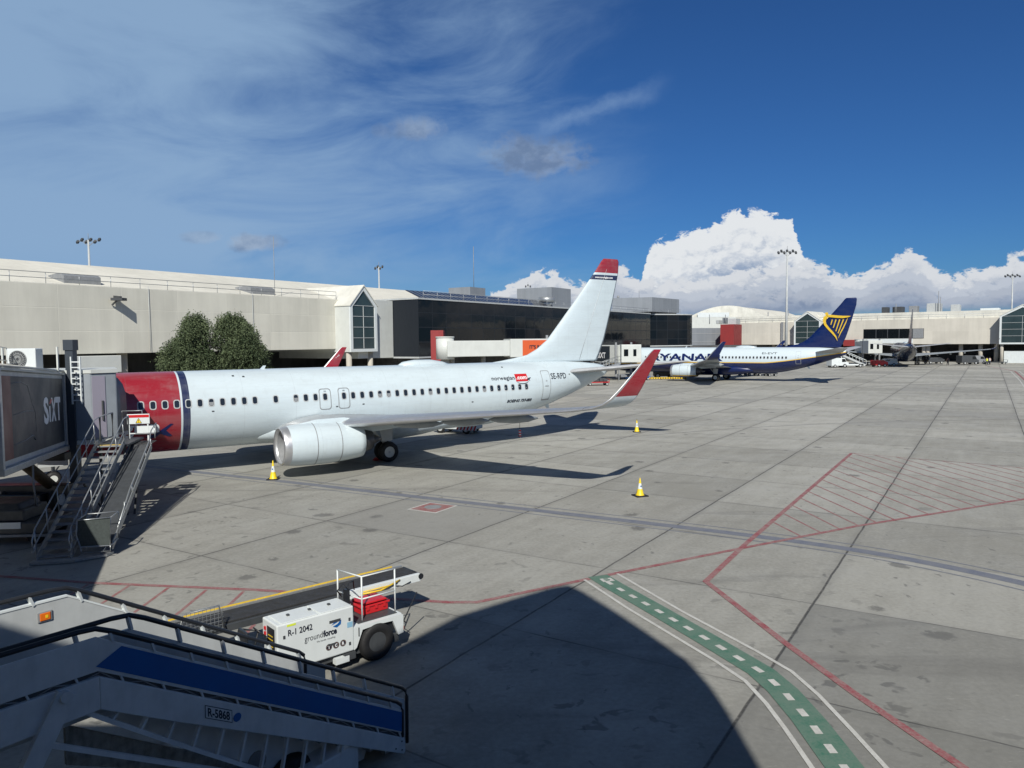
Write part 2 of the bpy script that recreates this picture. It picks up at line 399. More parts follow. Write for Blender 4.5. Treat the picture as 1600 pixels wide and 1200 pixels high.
def strip(mb, pts, wd, z):
    P = [Vector((p[0], p[1], 0)) for p in pts]; L = []; Rr = []
    for i, p in enumerate(P):
        a = (P[i]-P[i-1]).normalized() if i else None; b = (P[i+1]-P[i]).normalized() if i < len(P)-1 else None
        d = ((a or b)+(b or a)).normalized(); n = Vector((-d.y, d.x, 0)); k = 1/max(.5, n.dot(Vector((-(b or a).y, (b or a).x, 0))))
        L.append(p+n*wd/2*k+Vector((0, 0, z))); Rr.append(p-n*wd/2*k+Vector((0, 0, z)))
    n = len(P); mb.add(L+Rr, [(n+i, n+i+1, i+1, i) for i in range(n-1)])
def smoothp(pts, k=8):
    out = []; P = [Vector((p[0], p[1], 0)) for p in pts]; P = [2*P[0]-P[1]]+P+[2*P[-1]-P[-2]]
    for i in range(1, len(P)-2):
        for j in range(k):
            t = j/k; a, b, c, d = P[i-1:i+3]
            out.append(.5*((2*b)+(-a+c)*t+(2*a-5*b+4*c-d)*t*t+(-a+3*b-3*c+d)*t**3))
    out.append(P[-2]); return out
z1, z2, z3, z4 = .004, .008, .012, .016
# blue-grey guide line: broad band with a thin line either side
bl = smoothp([(-21, 40.8), (-15.26, 37.67), (-9.8, 34.75), (-4.41, 31.73), (1.43, 28.51), (7.53, 25.05), (10.57, 23.0), (12.42, 21.2), (13.9, 19.2), (15.2, 16.6), (16.2, 12.5), (16.6, 6), (16.6, -4)])
b = MB(); strip(b, bl, .46, z1)
for o in (-.62, .62):
    pp = []
    for i, p in enumerate(bl):
        d = (bl[min(i+1, len(bl)-1)]-bl[max(0, i-1)]).normalized(); pp.append(p+Vector((-d.y, d.x, 0))*o)
    strip(b, pp, .075, z1)
struct(b.build('guide_line_marking', 'p_blue', fix=False))
b = MB(); strip(b, [(-30, 24.5), (-11.64, 20.41), (-6.88, 19.7), (-1.66, 18.62), (-.94, 18.6), (2.37, 20.55), (7.22, 23.3), (12.05, 25.94), (20.42, 29.9), (38, 38.2)], .17, z2)
strip(b, [(19.35, 42.53), (7.46, 23.77), (5.22, 20.06), (5.86, 15.9), (6.3, 13.53), (6.9, 10.9), (7.3, 8)], .17, z3)
struct(b.build('red_line_marking', 'p_red', fix=False))
# hatching between the two red lines
b = MB()
def main_y(x):
    P = [(7.22, 23.3), (12.05, 25.94), (20.42, 29.9), (38, 38.2)]
    for (a, c), (d, e) in zip(P, P[1:]):
        if x <= d: return c+(x-a)*(e-c)/(d-a)
    return 38.2
k = 0; x = 9.33
while x < 27:
    ya = 26.55+(x-9.33)*(42.53-26.55)/(19.35-9.33) if x < 19.35 else 42.53-(x-19.35)*.86
    yb = main_y(x+.25)
    if ya-yb > .5: strip(b, [(x, ya), (x+.12+.03*k/4, (ya+yb)/2), (x+.25, yb)], .075, z1)
    x += .84; k += 1
strip(b, [(19.35, 42.53), (31, 32.5)], .075, z1)
for xx, ya, yb in [(-10.5, 20.15, 15.), (-9.34, 19.95, 15), (-8.23, 19.75, 15), (-7.18, 19.6, 15), (-6.1, 19.4, 15), (-5., 19.2, 15.), (-11.7, 20.3, 15)]:
    strip(b, [(xx, ya), (xx+.02, yb)], .09, z1)
struct(b.build('red_hatch_marking', 'p_redthin', fix=False))
b = MB(); strip(b, [(2.34, 20.62), (2.65, 19.83), (3.36, 18.2), (4.22, 16.15), (4.88, 14.5), (5.02, 13.7), (5.07, 12.6), (5.05, 11.2), (5.0, 6)], .60, z3)
struct(b.build('green_walkway_marking', 'p_green', fix=False))
b = MB()
def along(pts, a0, a1):
    P = [Vector((p[0], p[1], 0)) for p in pts]; o = []; d = 0
    for p, q in zip(P, P[1:]):
        L = (q-p).length
        for t in ((a0-d)/L, (a1-d)/L):
            if 0 <= t <= 1: o.append(p.lerp(q, t))
        d += L
    return o
gp = [(2.34, 20.62), (2.65, 19.83), (3.36, 18.2), (4.22, 16.15), (4.88, 14.5), (5.02, 13.7), (5.07, 12.6), (5.05, 11.2), (5.0, 6)]
q = .55
while q < 14:
    a = along(gp, q, q+.27)
    if len(a) == 2 and (a[1]-a[0]).length > .1: strip(b, a, .13, z4)
    q += .585
for (x, y) in [(2.56, 20.25)]:
    d = Vector((.32, -1., 0)).normalized(); n = Vector((1., .32, 0)).normalized(); c = Vector((x, y, 0))
    b.add([c-n*.17-d*.14+Vector((0,0,z4)), c+n*.17-d*.14+Vector((0,0,z4)), c+n*.17+d*.14+Vector((0,0,z4)), c-n*.17+d*.14+Vector((0,0,z4))], [(3, 2, 1, 0)])
strip(b, [(1.94, 20.3), (2.78, 18.09), (4.12, 14.99), (4.44, 14.1), (4.54, 13.2), (4.56, 12.3), (4.55, 11.2), (4.5, 6)], .085, z3)
strip(b, [(2.92, 20.8), (4.09, 17.78), (5.1, 15.5), (5.48, 14.5), (5.61, 13.5), (5.66, 12.2), (5.68, 11.2), (5.68, 6)], .085, z3)
struct(b.build('white_walkway_marking', 'p_white', fix=False))
b = MB(); c = Vector((2.55, 20.27, .02)); d = Vector((.32, -1., 0)).normalized(); n = Vector((1., .32, 0)).normalized()
b.add([c-n*.07-d*.09, c+n*.07-d*.09, c+n*.07-d*.03, c-n*.07-d*.03], [(3, 2, 1, 0)]); b.add([c-n*.1+d*.0, c+n*.1+d*.0, c+n*.05+d*.1, c-n*.05+d*.1], [(3, 2, 1, 0)])
struct(b.build('walkway_symbol_marking', 'p_green', fix=False))
# tyre-worn arcs and far guide lines
b = MB()
strip(b, smoothp([(-9, 46.6), (-3, 48.), (.47, 48.5), (4.2, 49.2), (8.7, 51.), (16.9, 54.9), (26.1, 57.6), (40.5, 59.2), (60, 58)]), .16, z1)
strip(b, smoothp([(40, 97), (60, 104), (80, 104), (110, 96)]), .5, z1)
strip(b, smoothp([(78, 165), (92, 128), (118, 122), (150, 124)]), .5, z1)
struct(b.build('tyre_track_marking', 'p_dark', fix=False))
b = MB()
for o in (-.8, .8): strip(b, [(106, 168), (94+o, 140.2), (76+o, 111), (55+o, 78)], .16, z2)
struct(b.build('white_edge_marking', 'p_white', fix=False))
b = MB(); strip(b, [(106, 168), (94, 140.2), (76, 111), (55, 78)], .3, z2)
struct(b.build('red_edge_marking', 'p_red', fix=False))
# red fuel hydrant square with a white border and a round cover
hy = [Vector((-4.17, 29.17, 0)), Vector((-3.42, 30.42, 0)), Vector((-2.2, 29.78, 0)), Vector((-2.97, 28.47, 0))]
hc = sum(hy, Vector())/4
b = MB(); b.add([p+Vector((0, 0, z1)) for p in hy], [(3, 2, 1, 0)]); struct(b.build('hydrant_border_marking', 'p_white'))
b = MB(); b.add([hc+(p-hc)*.87+Vector((0, 0, z2)) for p in hy], [(3, 2, 1, 0)]); struct(b.build('hydrant_square_marking', 'p_redthin'))
b = MB(); b.cyl(hc+Vector((0, .05, z2)), hc+Vector((0, .05, .02)), .34, n=24)
tag(b.build('manhole_cover', 'grey'), 'round grey hydrant cover inside the red square on the apron', 'manhole cover')
# ================================================================ JET AIRLINERS
# local frame: (a, y, z): a = metres aft of the second overwing exit, y = to port, z up.  stored as x = -a
def V3(a, y, z): return (-a, y, z)
FN = [(-18.2, 2.78, 2.70, .02), (-18.05, 3.02, 2.44, .30), (-17.7, 3.28, 2.18, .58), (-17.1, 3.62, 1.88, .92), (-16.4, 3.98, 1.62, 1.22), (-15.7, 4.45, 1.45, 1.45), (-15., 4.82, 1.33, 1.62), (-14., 5.05, 1.24, 1.77), (-13., 5.15, 1.2, 1.85), (-12., 5.19, 1.19, 1.88), (9.0, 5.19, 1.19, 1.88), (10.2, 5.19, 1.27, 1.87), (12., 5.19, 1.56, 1.80), (13.5, 5.19, 1.90, 1.68), (15., 5.18, 2.30, 1.48), (16.5, 5.15, 2.76, 1.18), (18., 5.05, 3.26, .82), (19.2, 4.93, 3.72, .50), (19.9, 4.80, 4.0, .30), (20.15, 4.68, 4.15, .2)]
def fus(a):
    for p, q in zip(FN, FN[1:]):
        if a <= q[0]:
            t = max(0, (a-p[0])/(q[0]-p[0])); return [p[i]+(q[i]-p[i])*t for i in (1, 2, 3)]
    return FN[-1][1:]
def fy(a, z):
    zt, zb, hw = fus(a); zc, hh = (zt+zb)/2, (zt-zb)/2
    return hw*math.sqrt(max(0.0, 1-((z-zc)/hh)**2))
def skin(a, z, off=0., side=1):
    zt, zb, hw = fus(a); zc, hh = (zt+zb)/2, (zt-zb)/2; y = fy(a, z)
    n = Vector((0, y/hw**2, (z-zc)/hh**2)); n.normalize()
    return Vector(V3(a, side*(y+n.y*off), z+n.z*off))
def airfoil(le, chord, th, up=(0, 0, 1), n=9):
    """closed loop around a section; le=(a,y,z)"""
    xs = [.5*(1-math.cos(math.pi*i/n)) for i in range(n+1)]
    yt = lambda x: 5*th*(.2969*math.sqrt(x)-.126*x-.3516*x*x+.2843*x**3-.1036*x**4)
    le = Vector(le); u = Vector(up).normalized(); R_ = []
    for x in xs: R_.append(le+Vector((chord*x, 0, 0))+u*chord*(yt(x)+.018*math.sin(math.pi*x)))
    for x in xs[-2:0:-1]: R_.append(le+Vector((chord*x, 0, 0))-u*chord*(yt(x)*.75-.018*math.sin(math.pi*x)))
    return [Vector(V3(*p)) for p in R_]
WING = [  # a, y, z, chord, thickness
 (-4.3, 1.0, 2.00, 8.6, .135), (-3.35, 1.9, 2.08, 7.45, .135), (-2.2, 3.4, 2.26, 6.1, .13), (-1.13, 5.6, 2.50, 4.75, .12), (.45, 8.6, 2.83, 3.95, .11), (2.4, 12.3, 3.22, 2.95, .105), (4.35, 16.0, 3.60, 1.95, .10), (4.68, 16.7, 3.70, 1.78, .10)]
WLET = [(4.68, 16.7, 3.70, 1.78, .10, 90), (4.87, 17.1, 3.77, 1.70, .10, 75), (5.08, 17.42, 3.92, 1.60, .09, 50), (5.36, 17.62, 4.16, 1.45, .085, 25), (5.75, 17.75, 4.55, 1.25, .08, 14), (6.45, 17.87, 5.25, .93, .08, 9), (7.2, 17.97, 6.0, .58, .08, 8), (7.42, 18., 6.16, .44, .08, 8)]
STAB = [(15.7, .5, 4.38, 4.1, .10), (16.1, 1.1, 4.44, 3.75, .10), (20.0, 7.0, 5.13, 1.35, .09), (20.25, 7.17, 5.15, 1.0, .08)]
FINP = [(10.1, 5.12, 9.3), (11.2, 5.25, 8.3), (12.3, 5.42, 7.25), (13.4, 5.62, 6.25), (14.2, 6.0, 5.6), (15.05, 6.6, 5.02), (16.0, 7.65, 4.4), (17.56, 9.41, 3.35), (19.2, 11.3, 2.2), (19.85, 12.13, 1.6), (20.05, 12.3, 1.3)]
def jet(livery, label, loc, th, group, full=True):
    root = thing('jet_airliner', label, 'airliner', (loc[0], loc[1], 0), th+math.pi, group)
    L = livery
    # fuselage
    b = MB(); rings = []; N = 64
    stn = []
    for p, q in zip(FN, FN[1:]):
        k = max(1, int((q[0]-p[0])/.6)); stn += [p[0]+(q[0]-p[0])*i/k for i in range(k)]
    stn.append(FN[-1][0])
    for a in stn:
        zt, zb, hw = fus(a); zc, hh = (zt+zb)/2, (zt-zb)/2
        rings.append([V3(a, hw*math.cos(2*math.pi*i/N), zc+hh*math.sin(2*math.pi*i/N)) for i in range(N)])
    b.loft(rings)
    fu = b.build('fuselage', L['fus'], root)
    # wing to body fairing
    b = MB(); rings = []
    for a, hw, hh, zc in [(-4.9, 1.0, .2, 1.75), (-4.4, 1.30, .46, 1.80), (-3.8, 1.52, .60, 1.86), (-3.2, 1.70, .72, 1.84), (-2.4, 1.86, .84, 1.78), (-1.5, 1.95, .90, 1.70), (0, 2.0, .90, 1.70), (3, 2.0, .88, 1.72), (5, 1.86, .78, 1.78), (6.6, 1.5, .5, 1.75), (7.6, .9, .2, 1.6)]:
        rings.append([V3(a, hw*math.copysign(abs(math.cos(t))**.75, math.cos(t)), zc+hh*math.copysign(abs(math.sin(t))**.85, math.sin(t))) for t in [2*math.pi*i/36 for i in range(36)]])
    b.loft(rings); b.build('wing_fairing', L['belly'], root)
    # wings with leading edge and winglets
    for sd in (1, -1):
        fl = lambda rg: [Vector((p.x, p.y*sd, p.z)) for p in rg]
        b = MB(); b.loft([fl(airfoil((a, y, z), c, t)) for a, y, z, c, t in WING]); wg = b.build('wing', L['wing'], root)
        b = MB(); rings = []
        for a, y, z, c, t in WING[1:]:
            af = airfoil((a-.035, y, z), c, t*1.13, n=9); n = len(af); rings.append(fl([af[i % n] for i in (-3, -2, -1, 0, 1, 2, 3)]))
        b.loft(rings, cap=False, closed=False); b.build('leading_edge', 'alu', wg)
        b = MB(); rings = []
        for a, y, z, c, t, ang in WLET:
            up = (0, -math.cos(R(90-ang))*0-math.cos(R(ang)), math.sin(R(ang))) ; rings.append(fl(airfoil((a, y, z), c, t, up)))
        b.loft(rings); wl = b.build('winglet', L['winglet'], root)
        b = MB(); ee = []
        for a, y, z, c, t, ang in WLET:
            up = (0, -math.cos(R(ang)), math.sin(R(ang))); af = airfoil((a-.012, y, z), c, t*1.1, up); n_a = len(af); ee.append(fl([af[i % n_a] for i in (-2, -1, 0, 1, 2)]))
        b.loft(ee, cap=False, closed=False); b.build('winglet_edge', 'alu', wl)
        if L.get('wl_text'):
            s_, mt = L['wl_text']
            d = Vector((-(7.1-5.9), .2, 1.45)).normalized()
            text('winglet_lettering', s_, .26, V3(6.42, sd*17.72-(.03), 4.75), (d.x, sd*d.y, d.z), (-.77, 0, -.63), mt, wl)
        # engine
        cy, cz = 4.83*sd, 1.56
        b = MB(); b.lathe([(x, r) for x, r in [(4.10, .985), (3.7, 1.04), (3.0, 1.075), (2.1, 1.07), (1.2, 1.0), (.6, .93), (.35, .89), (.34, .84), (.9, .86)]], (0, cy, cz), n=40, sz=.93)
        nac = b.build('engine_nacelle', L['nac'], root)
        b = MB(); b.lathe([(2.9, 1.080), (2.88, 1.083), (2.86, 1.080)], (0, cy, cz), n=40, sz=.93); b.lathe([(1.66, 1.041), (1.64, 1.046), (1.62, 1.041)], (0, cy, cz), n=40, sz=.93); b.build('cowl_seams', 'grey', nac)
        b = MB(); b.lathe([(4.30, .80), (4.36, .82), (4.47, .89), (4.40, .945), (4.25, .97), (4.10, .99)], (0, cy, cz), n=40, sz=.93); b.build('inlet_lip', 'alu', nac)
        b = MB(); b.lathe([(4.31, .80), (4.05, .76), (3.6, .74), (3.2, .76), (3.05, .76)], (0, cy, cz), n=36, sz=.93); b.build('inlet_duct', 'grey', nac)
        b = MB(); b.cyl((3.2, cy, cz), (3.15, cy, cz), .74, n=32)
        for i in range(22):
            t = 2*math.pi*i/22; b.beam((3.25, cy+.2*math.cos(t), cz+.2*math.sin(t)), (3.25, cy+.70*math.cos(t), cz+.70*math.sin(t)), .02, .13)
        b.lathe([(3.25, .2), (3.45, .14), (3.62, .02)], (0, cy, cz), n=16, cap=True); b.build('fan', 'darksteel', nac)
        b = MB(); b.lathe([(.9, .62), (.35, .64), (-.25, .50), (-.27, .46), (.2, .44)], (0, cy, cz), n=28); b.lathe([(-.1, .34), (-.5, .22), (-.85, .05)], (0, cy, cz), n=20, cap=True)
        b.build('exhaust_nozzle', 'darksteel', nac)
        b = MB()
        b.loft([[(x, cy-w_, z0), (x, cy+w_, z0), (x, cy+w_*.7, zt_), (x, cy-w_*.7, zt_)] for x, w_, z0, zt_ in [(3.5, .04, 2.5, 2.62), (2.6, .16, 2.45, 2.78), (1.2, .2, 2.2, 2.80), (0, .2, 1.95, 2.62), (-1.4, .14, 2.05, 2.4), (-2.3, .04, 2.1, 2.3)]], smooth=False)
        b.build('engine_pylon', L['nac'], nac, bevel=.03)
        for (fa, yy) in ((2.2, 6.9), (3.55, 9.3), (4.65, 11.9)):
            i = 0; z0 = 2.05+(yy-1.9)*.105
            b = MB(); rr = []
            for k, r in ((-1.6, .03), (-1.1, .16), (-.2, .22), (.6, .17), (1.15, .03)):
                rr.append([V3(fa+k, sd*(yy+r*.75*math.cos(t)), z0-.17-.04*k+r*math.sin(t)) for t in [2*math.pi*j/12 for j in range(12)]])
            b.loft(rr); b.build('flap_track_fairing', L['wing'], wg)
        # main gear
        b = MB(); b.cyl(V3(1.75, 2.75*sd, 2.2), V3(1.98, 2.84*sd, .56), .12, .09); b.beam(V3(1.0, 2.84*sd, 2.0), V3(1.95, 2.84*sd, .9), .08); b.cyl(V3(1.98, 2.35*sd, .56), V3(1.98, 3.3*sd, .56), .06)
        b.prism([V3(1.5, 3.0*sd, 1.9), V3(2.3, 3.0*sd, 1.9), V3(2.25, 3.05*sd, 1.15), V3(1.65, 3.05*sd, 1.15)], (0, .03, 0)); gr = b.build('main_gear', 'palegrey', root)
        for yy in (2.55, 3.12):
            b = MB(); b.lathe([(-.19, .30), (-.20, .46), (-.15, .54), (0, .565), (.15, .54), (.20, .46), (.19, .30)], (-1.98, sd*yy, .565), 'y', 28); w_ = b.build('wheel', 'black', gr)
            b = MB(); b.lathe([(-.16, .31), (-.12, .24), (-.12, .12), (-.16, .10), (.16, .10), (.12, .12), (.12, .24), (.16, .31)], (-1.98, sd*yy, .565), 'y', 20, cap=True)
            for k in range(8):
                t = 2*math.pi*k/8
                for q_ in (-1, 1): b.cyl((-1.98+.18*math.cos(t), sd*yy+q_*.115, .565+.18*math.sin(t)), (-1.98+.18*math.cos(t), sd*yy+q_*.14, .565+.18*math.sin(t)), .028, n=8)
            b.build('rim', 'offwhite', w_)
        b = MB(); b.loft([[Vector((p.x, p.y*sd, p.z)) for p in airfoil((a, y, z), c, t)] for a, y, z, c, t in STAB])
        b.build('tailplane', L['stab'], root)
    # nose gear
    b = MB(); b.cyl(V3(-13.6, 0, 1.5), V3(-13.6, 0, .35), .08); b.beam(V3(-13.0, 0, 1.4), V3(-13.55, 0, .6), .06); b.cyl(V3(-13.6, -.25, .34), V3(-13.6, .25, .34), .05)
    for q_ in (-.45, .45): b.box(V3(-14.2, q_-.01, .95), V3(-13.0, q_+.01, 1.4))
    gr = b.build('nose_gear', 'palegrey', root)
    for yy in (-.2, .2):
        b = MB(); b.lathe([(-.09, .17), (-.1, .27), (0, .34), (.1, .27), (.09, .17)], (13.6, yy, .34), 'y', 20); w_ = b.build('wheel', 'black', gr)
        b = MB(); b.lathe([(-.08, .18), (-.06, .05), (.06, .05), (.08, .18)], (13.6, yy, .34), 'y', 16, cap=True); b.build('rim', 'offwhite', w_)
    # fin
    b = MB(); rings = []
    for a, z, c in FINP:
        th_ = .11 if z > 6.5 else .11*(4.6/c)*.9; u = (0, 1, 0); rings.append([Vector(p)-Vector((0, 0, 0)) for p in airfoil((a, 0, z), c, th_ if z > 5.4 else .035, u)])
    # remove camber: mirror average
    for rg in rings:
        n = len(rg); h = n//2
        for i in range(1, h):
            j = n-i; m_ = (abs(rg[i].y)+abs(rg[j].y))/2; rg[i].y = m_; rg[j].y = -m_
        rg[0].y = 0; rg[h].y = 0
    b.loft(rings); fin = b.build('tail_fin', L['fin'], root)
    b = MB(); b.beam(V3(18.9, .0, 5.05), V3(20.6, .0, 11.9), .012, .5); 
    # rudder gap: thin dark line both sides
    b = MB()
    for sd in ((1, -1) if full else ()):
        pts = [(17.7, 5.3, .30), (19.0, 8.5, .25), (20.25, 11.55, .16)]
        b.tube([V3(a, sd*y*.62, z) for a, z, y in pts], .012, 5)
    if full: b.build('rudder_hinge', 'palegrey', fin)
    # cabin windows (port side)
    wi = [k for k in range(-19, 24) if k not in (-1, -2, -6, -8, 0)] if full else [k for k in range(-19, 24) if k not in (-1, -2, -6, 0)]
    hw_, hh_ = (.118, .180) if full else (.125, .175)
    def rr_pts(w_, h_, r, a0, z0, off, n=4):
        P = []
        for cx_, cz_, t0 in ((w_-r, h_-r, 0), (-w_+r, h_-r, 90), (-w_+r, -h_+r, 180), (w_-r, -h_+r, 270)):
            for i in range(n+1):
                t = R(t0+90*i/n); P.append((a0+cx_+r*math.cos(t), z0+cz_+r*math.sin(t)))
        if h_ > .3:
            Q = []
            for i, p in enumerate(P):
                q = P[(i+1) % len(P)]; k = max(1, int(math.hypot(q[0]-p[0], q[1]-p[1])/.12)) if (i+1) % (n+1) == 0 else 1
                Q += [(p[0]+(q[0]-p[0])*j/k, p[1]+(q[1]-p[1])*j/k) for j in range(k)]
            P = Q
        return [skin(x, z, off) for x, z in P]
    def ring_part(name, w_, h_, r, a0, z0, wd, m_, par, off=.012, n=4):
        A = rr_pts(w_, h_, r, a0, z0, off, n); k = len(A); B_ = []
        for p in A:     # pull every point towards the centre of the panel by the line width
            a_, z_ = -p.x-a0, p.z-z0; B_.append(skin(a0+a_*(w_-wd)/w_, z0+z_*(h_-wd)/h_, off))
        bb = MB(); bb.add(A+B_, [(i, (i+1) % k, (i+1) % k+k, i+k) for i in range(k)]); return bb.build(name, m_, par)
    ax = lambda k: k*.5276
    for k in wi+[0, -2]:
        fr = ring_part('cabin_window', hw_+.035, hh_+.035, .11, ax(k), 3.655, .045, L['wframe'], root, .008)
        bb = MB(); P = rr_pts(hw_, hh_, .09, ax(k), 3.655, .006); bb.add(P, [list(range(len(P)))]); bb.build('window_pane', 'jetglass', fr)
    for k in ((4, 5, 10, 17, -5, -13) if full else ()):
        bb = MB(); P = [skin(ax(k)+x_, 3.655+z_, .009) for x_, z_ in ((-.09, -.15), (.09, -.15), (.1, .02), (-.1, .02))]; bb.add(P, [(0, 1, 2, 3)]); bb.build('window_blind', 'grey', root)
    for k in (0, -2):
        ex = ring_part('overwing_exit', .33, .56, .15, ax(k), 3.53, .040, L['line'], root, .010)
        bb = MB(); bb.box(V3(ax(k)-.06, fy(ax(k), 3.9)-.01, 3.95), V3(ax(k)+.06, fy(ax(k), 3.9)+.015, 3.975)); bb.build('handle', 'grey', ex)
    dr = ring_part('aft_door', .36, .95, .12, 13.84, 3.66, .035, L['line'], root, .010, 5)
    for zz, hw2 in ((3.95, .06), (3.62, .16)):
        bb = MB(); P = [skin(13.84+x, zz+z, .012) for x, z in ((-hw2, -.025), (hw2, -.025), (hw2, .025), (-hw2, .025))]; bb.add(P, [(0, 1, 2, 3)]); bb.build('door_handle', 'grey', dr)
    P = [skin(13.84+x, 2.74+z, .013) for x, z in ((-.36, -.05), (.36, -.05), (.36, .03), (-.36, .03))]; bb = MB(); bb.add(P, [(0, 1, 2, 3)]); bb.build('door_sill', 'grey', dr)
    # front door
    ring_part('front_door', .42, .93, .12, -13.3, 3.62, .035, L['line'], root, .010, 5)
    # satcom bump and blade antennas
    b = MB(); b.loft([[V3(a, w_*math.cos(t), 5.15+h_*math.sin(t)) for t in [2*math.pi*j/16 for j in range(16)]] for a, w_, h_ in ((4.1, .04, .05), (4.4, .35, .22), (5.1, .5, .33), (6.2, .5, .33), (7.0, .35, .2), (7.5, .05, .05))]); b.build('radome', L['nac'], root)
    b = MB(); b.prism([V3(-4, -.02, 5.15), V3(-3.75, -.02, 5.15), V3(-3.65, -.02, 5.36), V3(-3.8, -.02, 5.36)], (0, .04, 0)); b.build('blade_antenna', L['nac'], root); b = MB(); b.prism([V3(14.7, -.02, 2.35), V3(15.1, -.02, 2.4), V3(15.2, -.02, 2.0), V3(15.0, -.02, 2.0)], (0, .04, 0)); b.build('blade_antenna', L['nac'], root)
    b = MB(); b.cyl(V3(20.12, 0, 4.42), V3(20.35, 0, 4.45), .17, .13, n=16); b.build('tail_exhaust', 'darksteel', root)
    return root, fin
def jettext(name, s_, size, a0, z0, m_, par, length, shear=0., bold=0.):
    vs, fs = text_pts(s_, size, shear, bold, 1., .10)
    x0 = min(v[0] for v in vs); wd = max(v[0] for v in vs)-x0
    bb = MB(); bb.add([skin(a0+(x-x0)*length/wd, z0+y, .016) for x, y in vs], fs); return bb.build(name, m_, par, fix=False)
# ---- liveries
def livery_mat(name, fn, rough=.3, dirt=1.):
    m = bpy.data.materials.new(name); m.use_nodes = True; nt = m.node_tree; b = nt.nodes['Principled BSDF']
    P = S(nt, nt.nodes.new('ShaderNodeTexCoord').outputs['Object']); x, y, z = sep(nt, P)
    c = fn(nt, x*-1., y, z)
    n = noise(nt, vmath(nt, 'MULTIPLY', P, (.5, 1, 2.2)), 1.2, 6, .6); st_ = noise(nt, vmath(nt, 'MULTIPLY', P, (3, 3, .35)), 1.5, 4, .6)
    c = mix(nt, (n.ss(.35, .75)*.15+st_.ss(.5, .8)*.13)*dirt, c, (.30, .31, .31))
    # skin panel joints
    fx = (((x*(1/2.64)).mod(1.)-.5).absv()*-1.+.5)*2.64; ln = fx.ss(.0, .014, 1., 0.)
    zz = (((z*(1/.62)).mod(1.)-.5).absv()*-1.+.5)*.62; ln2 = zz.ss(.0, .010, .55, 0.)
    c = mix(nt, ln.mx(ln2)*(.27*dirt), c, (.2, .21, .22))
    nt.links.new(c.k, b.inputs['Base Color']); b.inputs['Coat Weight'].default_value = .25; b.inputs['Coat Roughness'].default_value = .12
    nt.links.new(n.ss(.3, .7, rough*.85, rough*1.3).k, b.inputs['Roughness'])
    bn = nt.nodes.new('ShaderNodeBump'); bn.inputs['Strength'].default_value = .12; bn.inputs['Distance'].default_value = .02
    nt.links.new((noise(nt, P, 1.1, 2)*1.2-ln*.2).k, bn.inputs['Height']); nt.links.new(bn.outputs[0], b.inputs['Normal'])
    return m
WH = (.57, .655, .69); RD = (.285, .018, .030); NV = (.008, .016, .07)
def f_norw(nt, a, y, z):
    c = mix(nt, a.lt(-8.27), WH, RD); return mix(nt, a.gt(-8.18)*a.lt(-7.84), c, NV)
def f_nfin(nt, a, y, z):
    c = mix(nt, z.gt(11.30), WH, RD); return mix(nt, z.gt(10.80)*z.lt(11.14), c, NV)
NOR = dict(fus=livery_mat('white_red_fuselage_paint', f_norw), fin=livery_mat('white_fin_paint', f_nfin), winglet=livery_mat('red_winglet_paint', lambda nt, a, y, z: mix(nt, z.gt(4.24), WH, RD)),
  wing=mat('grey_wing_paint', (.30, .33, .35), .4, 0, .2, 1.4), nac=livery_mat('white_nacelle_paint', lambda nt, a, y, z: mix(nt, 1., WH, WH), .35), belly=mat('fairing_paint', (.50, .57, .60), .38, 0, .2, 1.2), stab=mat('tailplane_grey', (.45, .46, .47), .4, 0, .2, 1.5), wframe='palegrey', line='grey', wl_text=('norwegian', 'text_white'))
DB = (.002, .012, .080); YL = (.72, .46, .06)
def f_ryan(nt, a, y, z):
    zl = (a-9.).mx(0.).pw(1.25)*.078+2.80+((a+4.).mn(0.)*-1.)*-.03
    c = mix(nt, z.lt(zl+.13), WH, YL); c = mix(nt, z.lt(zl), c, DB); return c
RYA = dict(NOR); RYA.update(fus=livery_mat('white_blue_fuselage_paint', f_ryan, .3, .3), fin=livery_mat('blue_fin_paint', lambda nt, a, y, z: mix(nt, 1., DB, DB), .3, .15), winglet=livery_mat('blue_winglet_paint', lambda nt, a, y, z: mix(nt, 1., DB, DB), .3, .15),
  nac=livery_mat('white_nacelle_yellow_line', lambda nt, a, y, z: mix(nt, z.lt(.82), mix(nt, z.lt(.98), WH, YL), DB)), belly=mat('fairing_blue', DB, .35, 0, .1), wl_text=('RYANAIR', 'yellow'), wframe='palegrey', line='palegrey')
AC = (-10.1805, 42.3839); ATH = .584
j1, fin1 = jet(NOR, 'white airliner with a red nose section and red fin tip, nearest of the parked airliners', AC, ATH, 'jet airliners parked at the gates')
jettext('registration', 'SE-RPD', .52, 14.28, 4.05, M['text_dark'], j1, 1.38, bold=.006)
jettext('type_lettering', 'BOEING 737-800', .24, 10.62, 2.72, M['text_dark'], j1, 2.0, .35, .008)
jettext('airline_lettering', 'norwegian', .34, 9.62, 4.13, M['text_dark'], j1, 1.72, 0, .004)
bb = MB()
for i in range(6):
    for j in range(4):
        X = [11.40+.155*(i+di) for di in (0, 1, 1, 0)]; Z = [4.0+.115*(j+dj) for dj in (0, 0, 1, 1)]; bb.add([skin(x, z, .013) for x, z in zip(X, Z)], [(0, 1, 2, 3)])
lg = bb.build('red_logo_patch', 'redplastic', j1)
jettext('logo_lettering', '.com', .34, 11.46, 4.13, M['text_white'], lg, .80, 0, .010)
for v in lg.children[0].data.vertices: v.co.y += .006
bb = MB(); P = []
for i in range(13):
    t = R(200+i*12); P.append((11.9+.52*math.cos(t)*1.0, 4.12+.30*math.sin(t)))
A = [skin(x, z, .016) for x, z in P]; B_ = [skin(x, z+.05*math.sin(math.pi*i/12), .016) for i, (x, z) in enumerate(P)]
bb.add(A+B_, [(i, i+1, i+14, i+13) for i in range(12)])
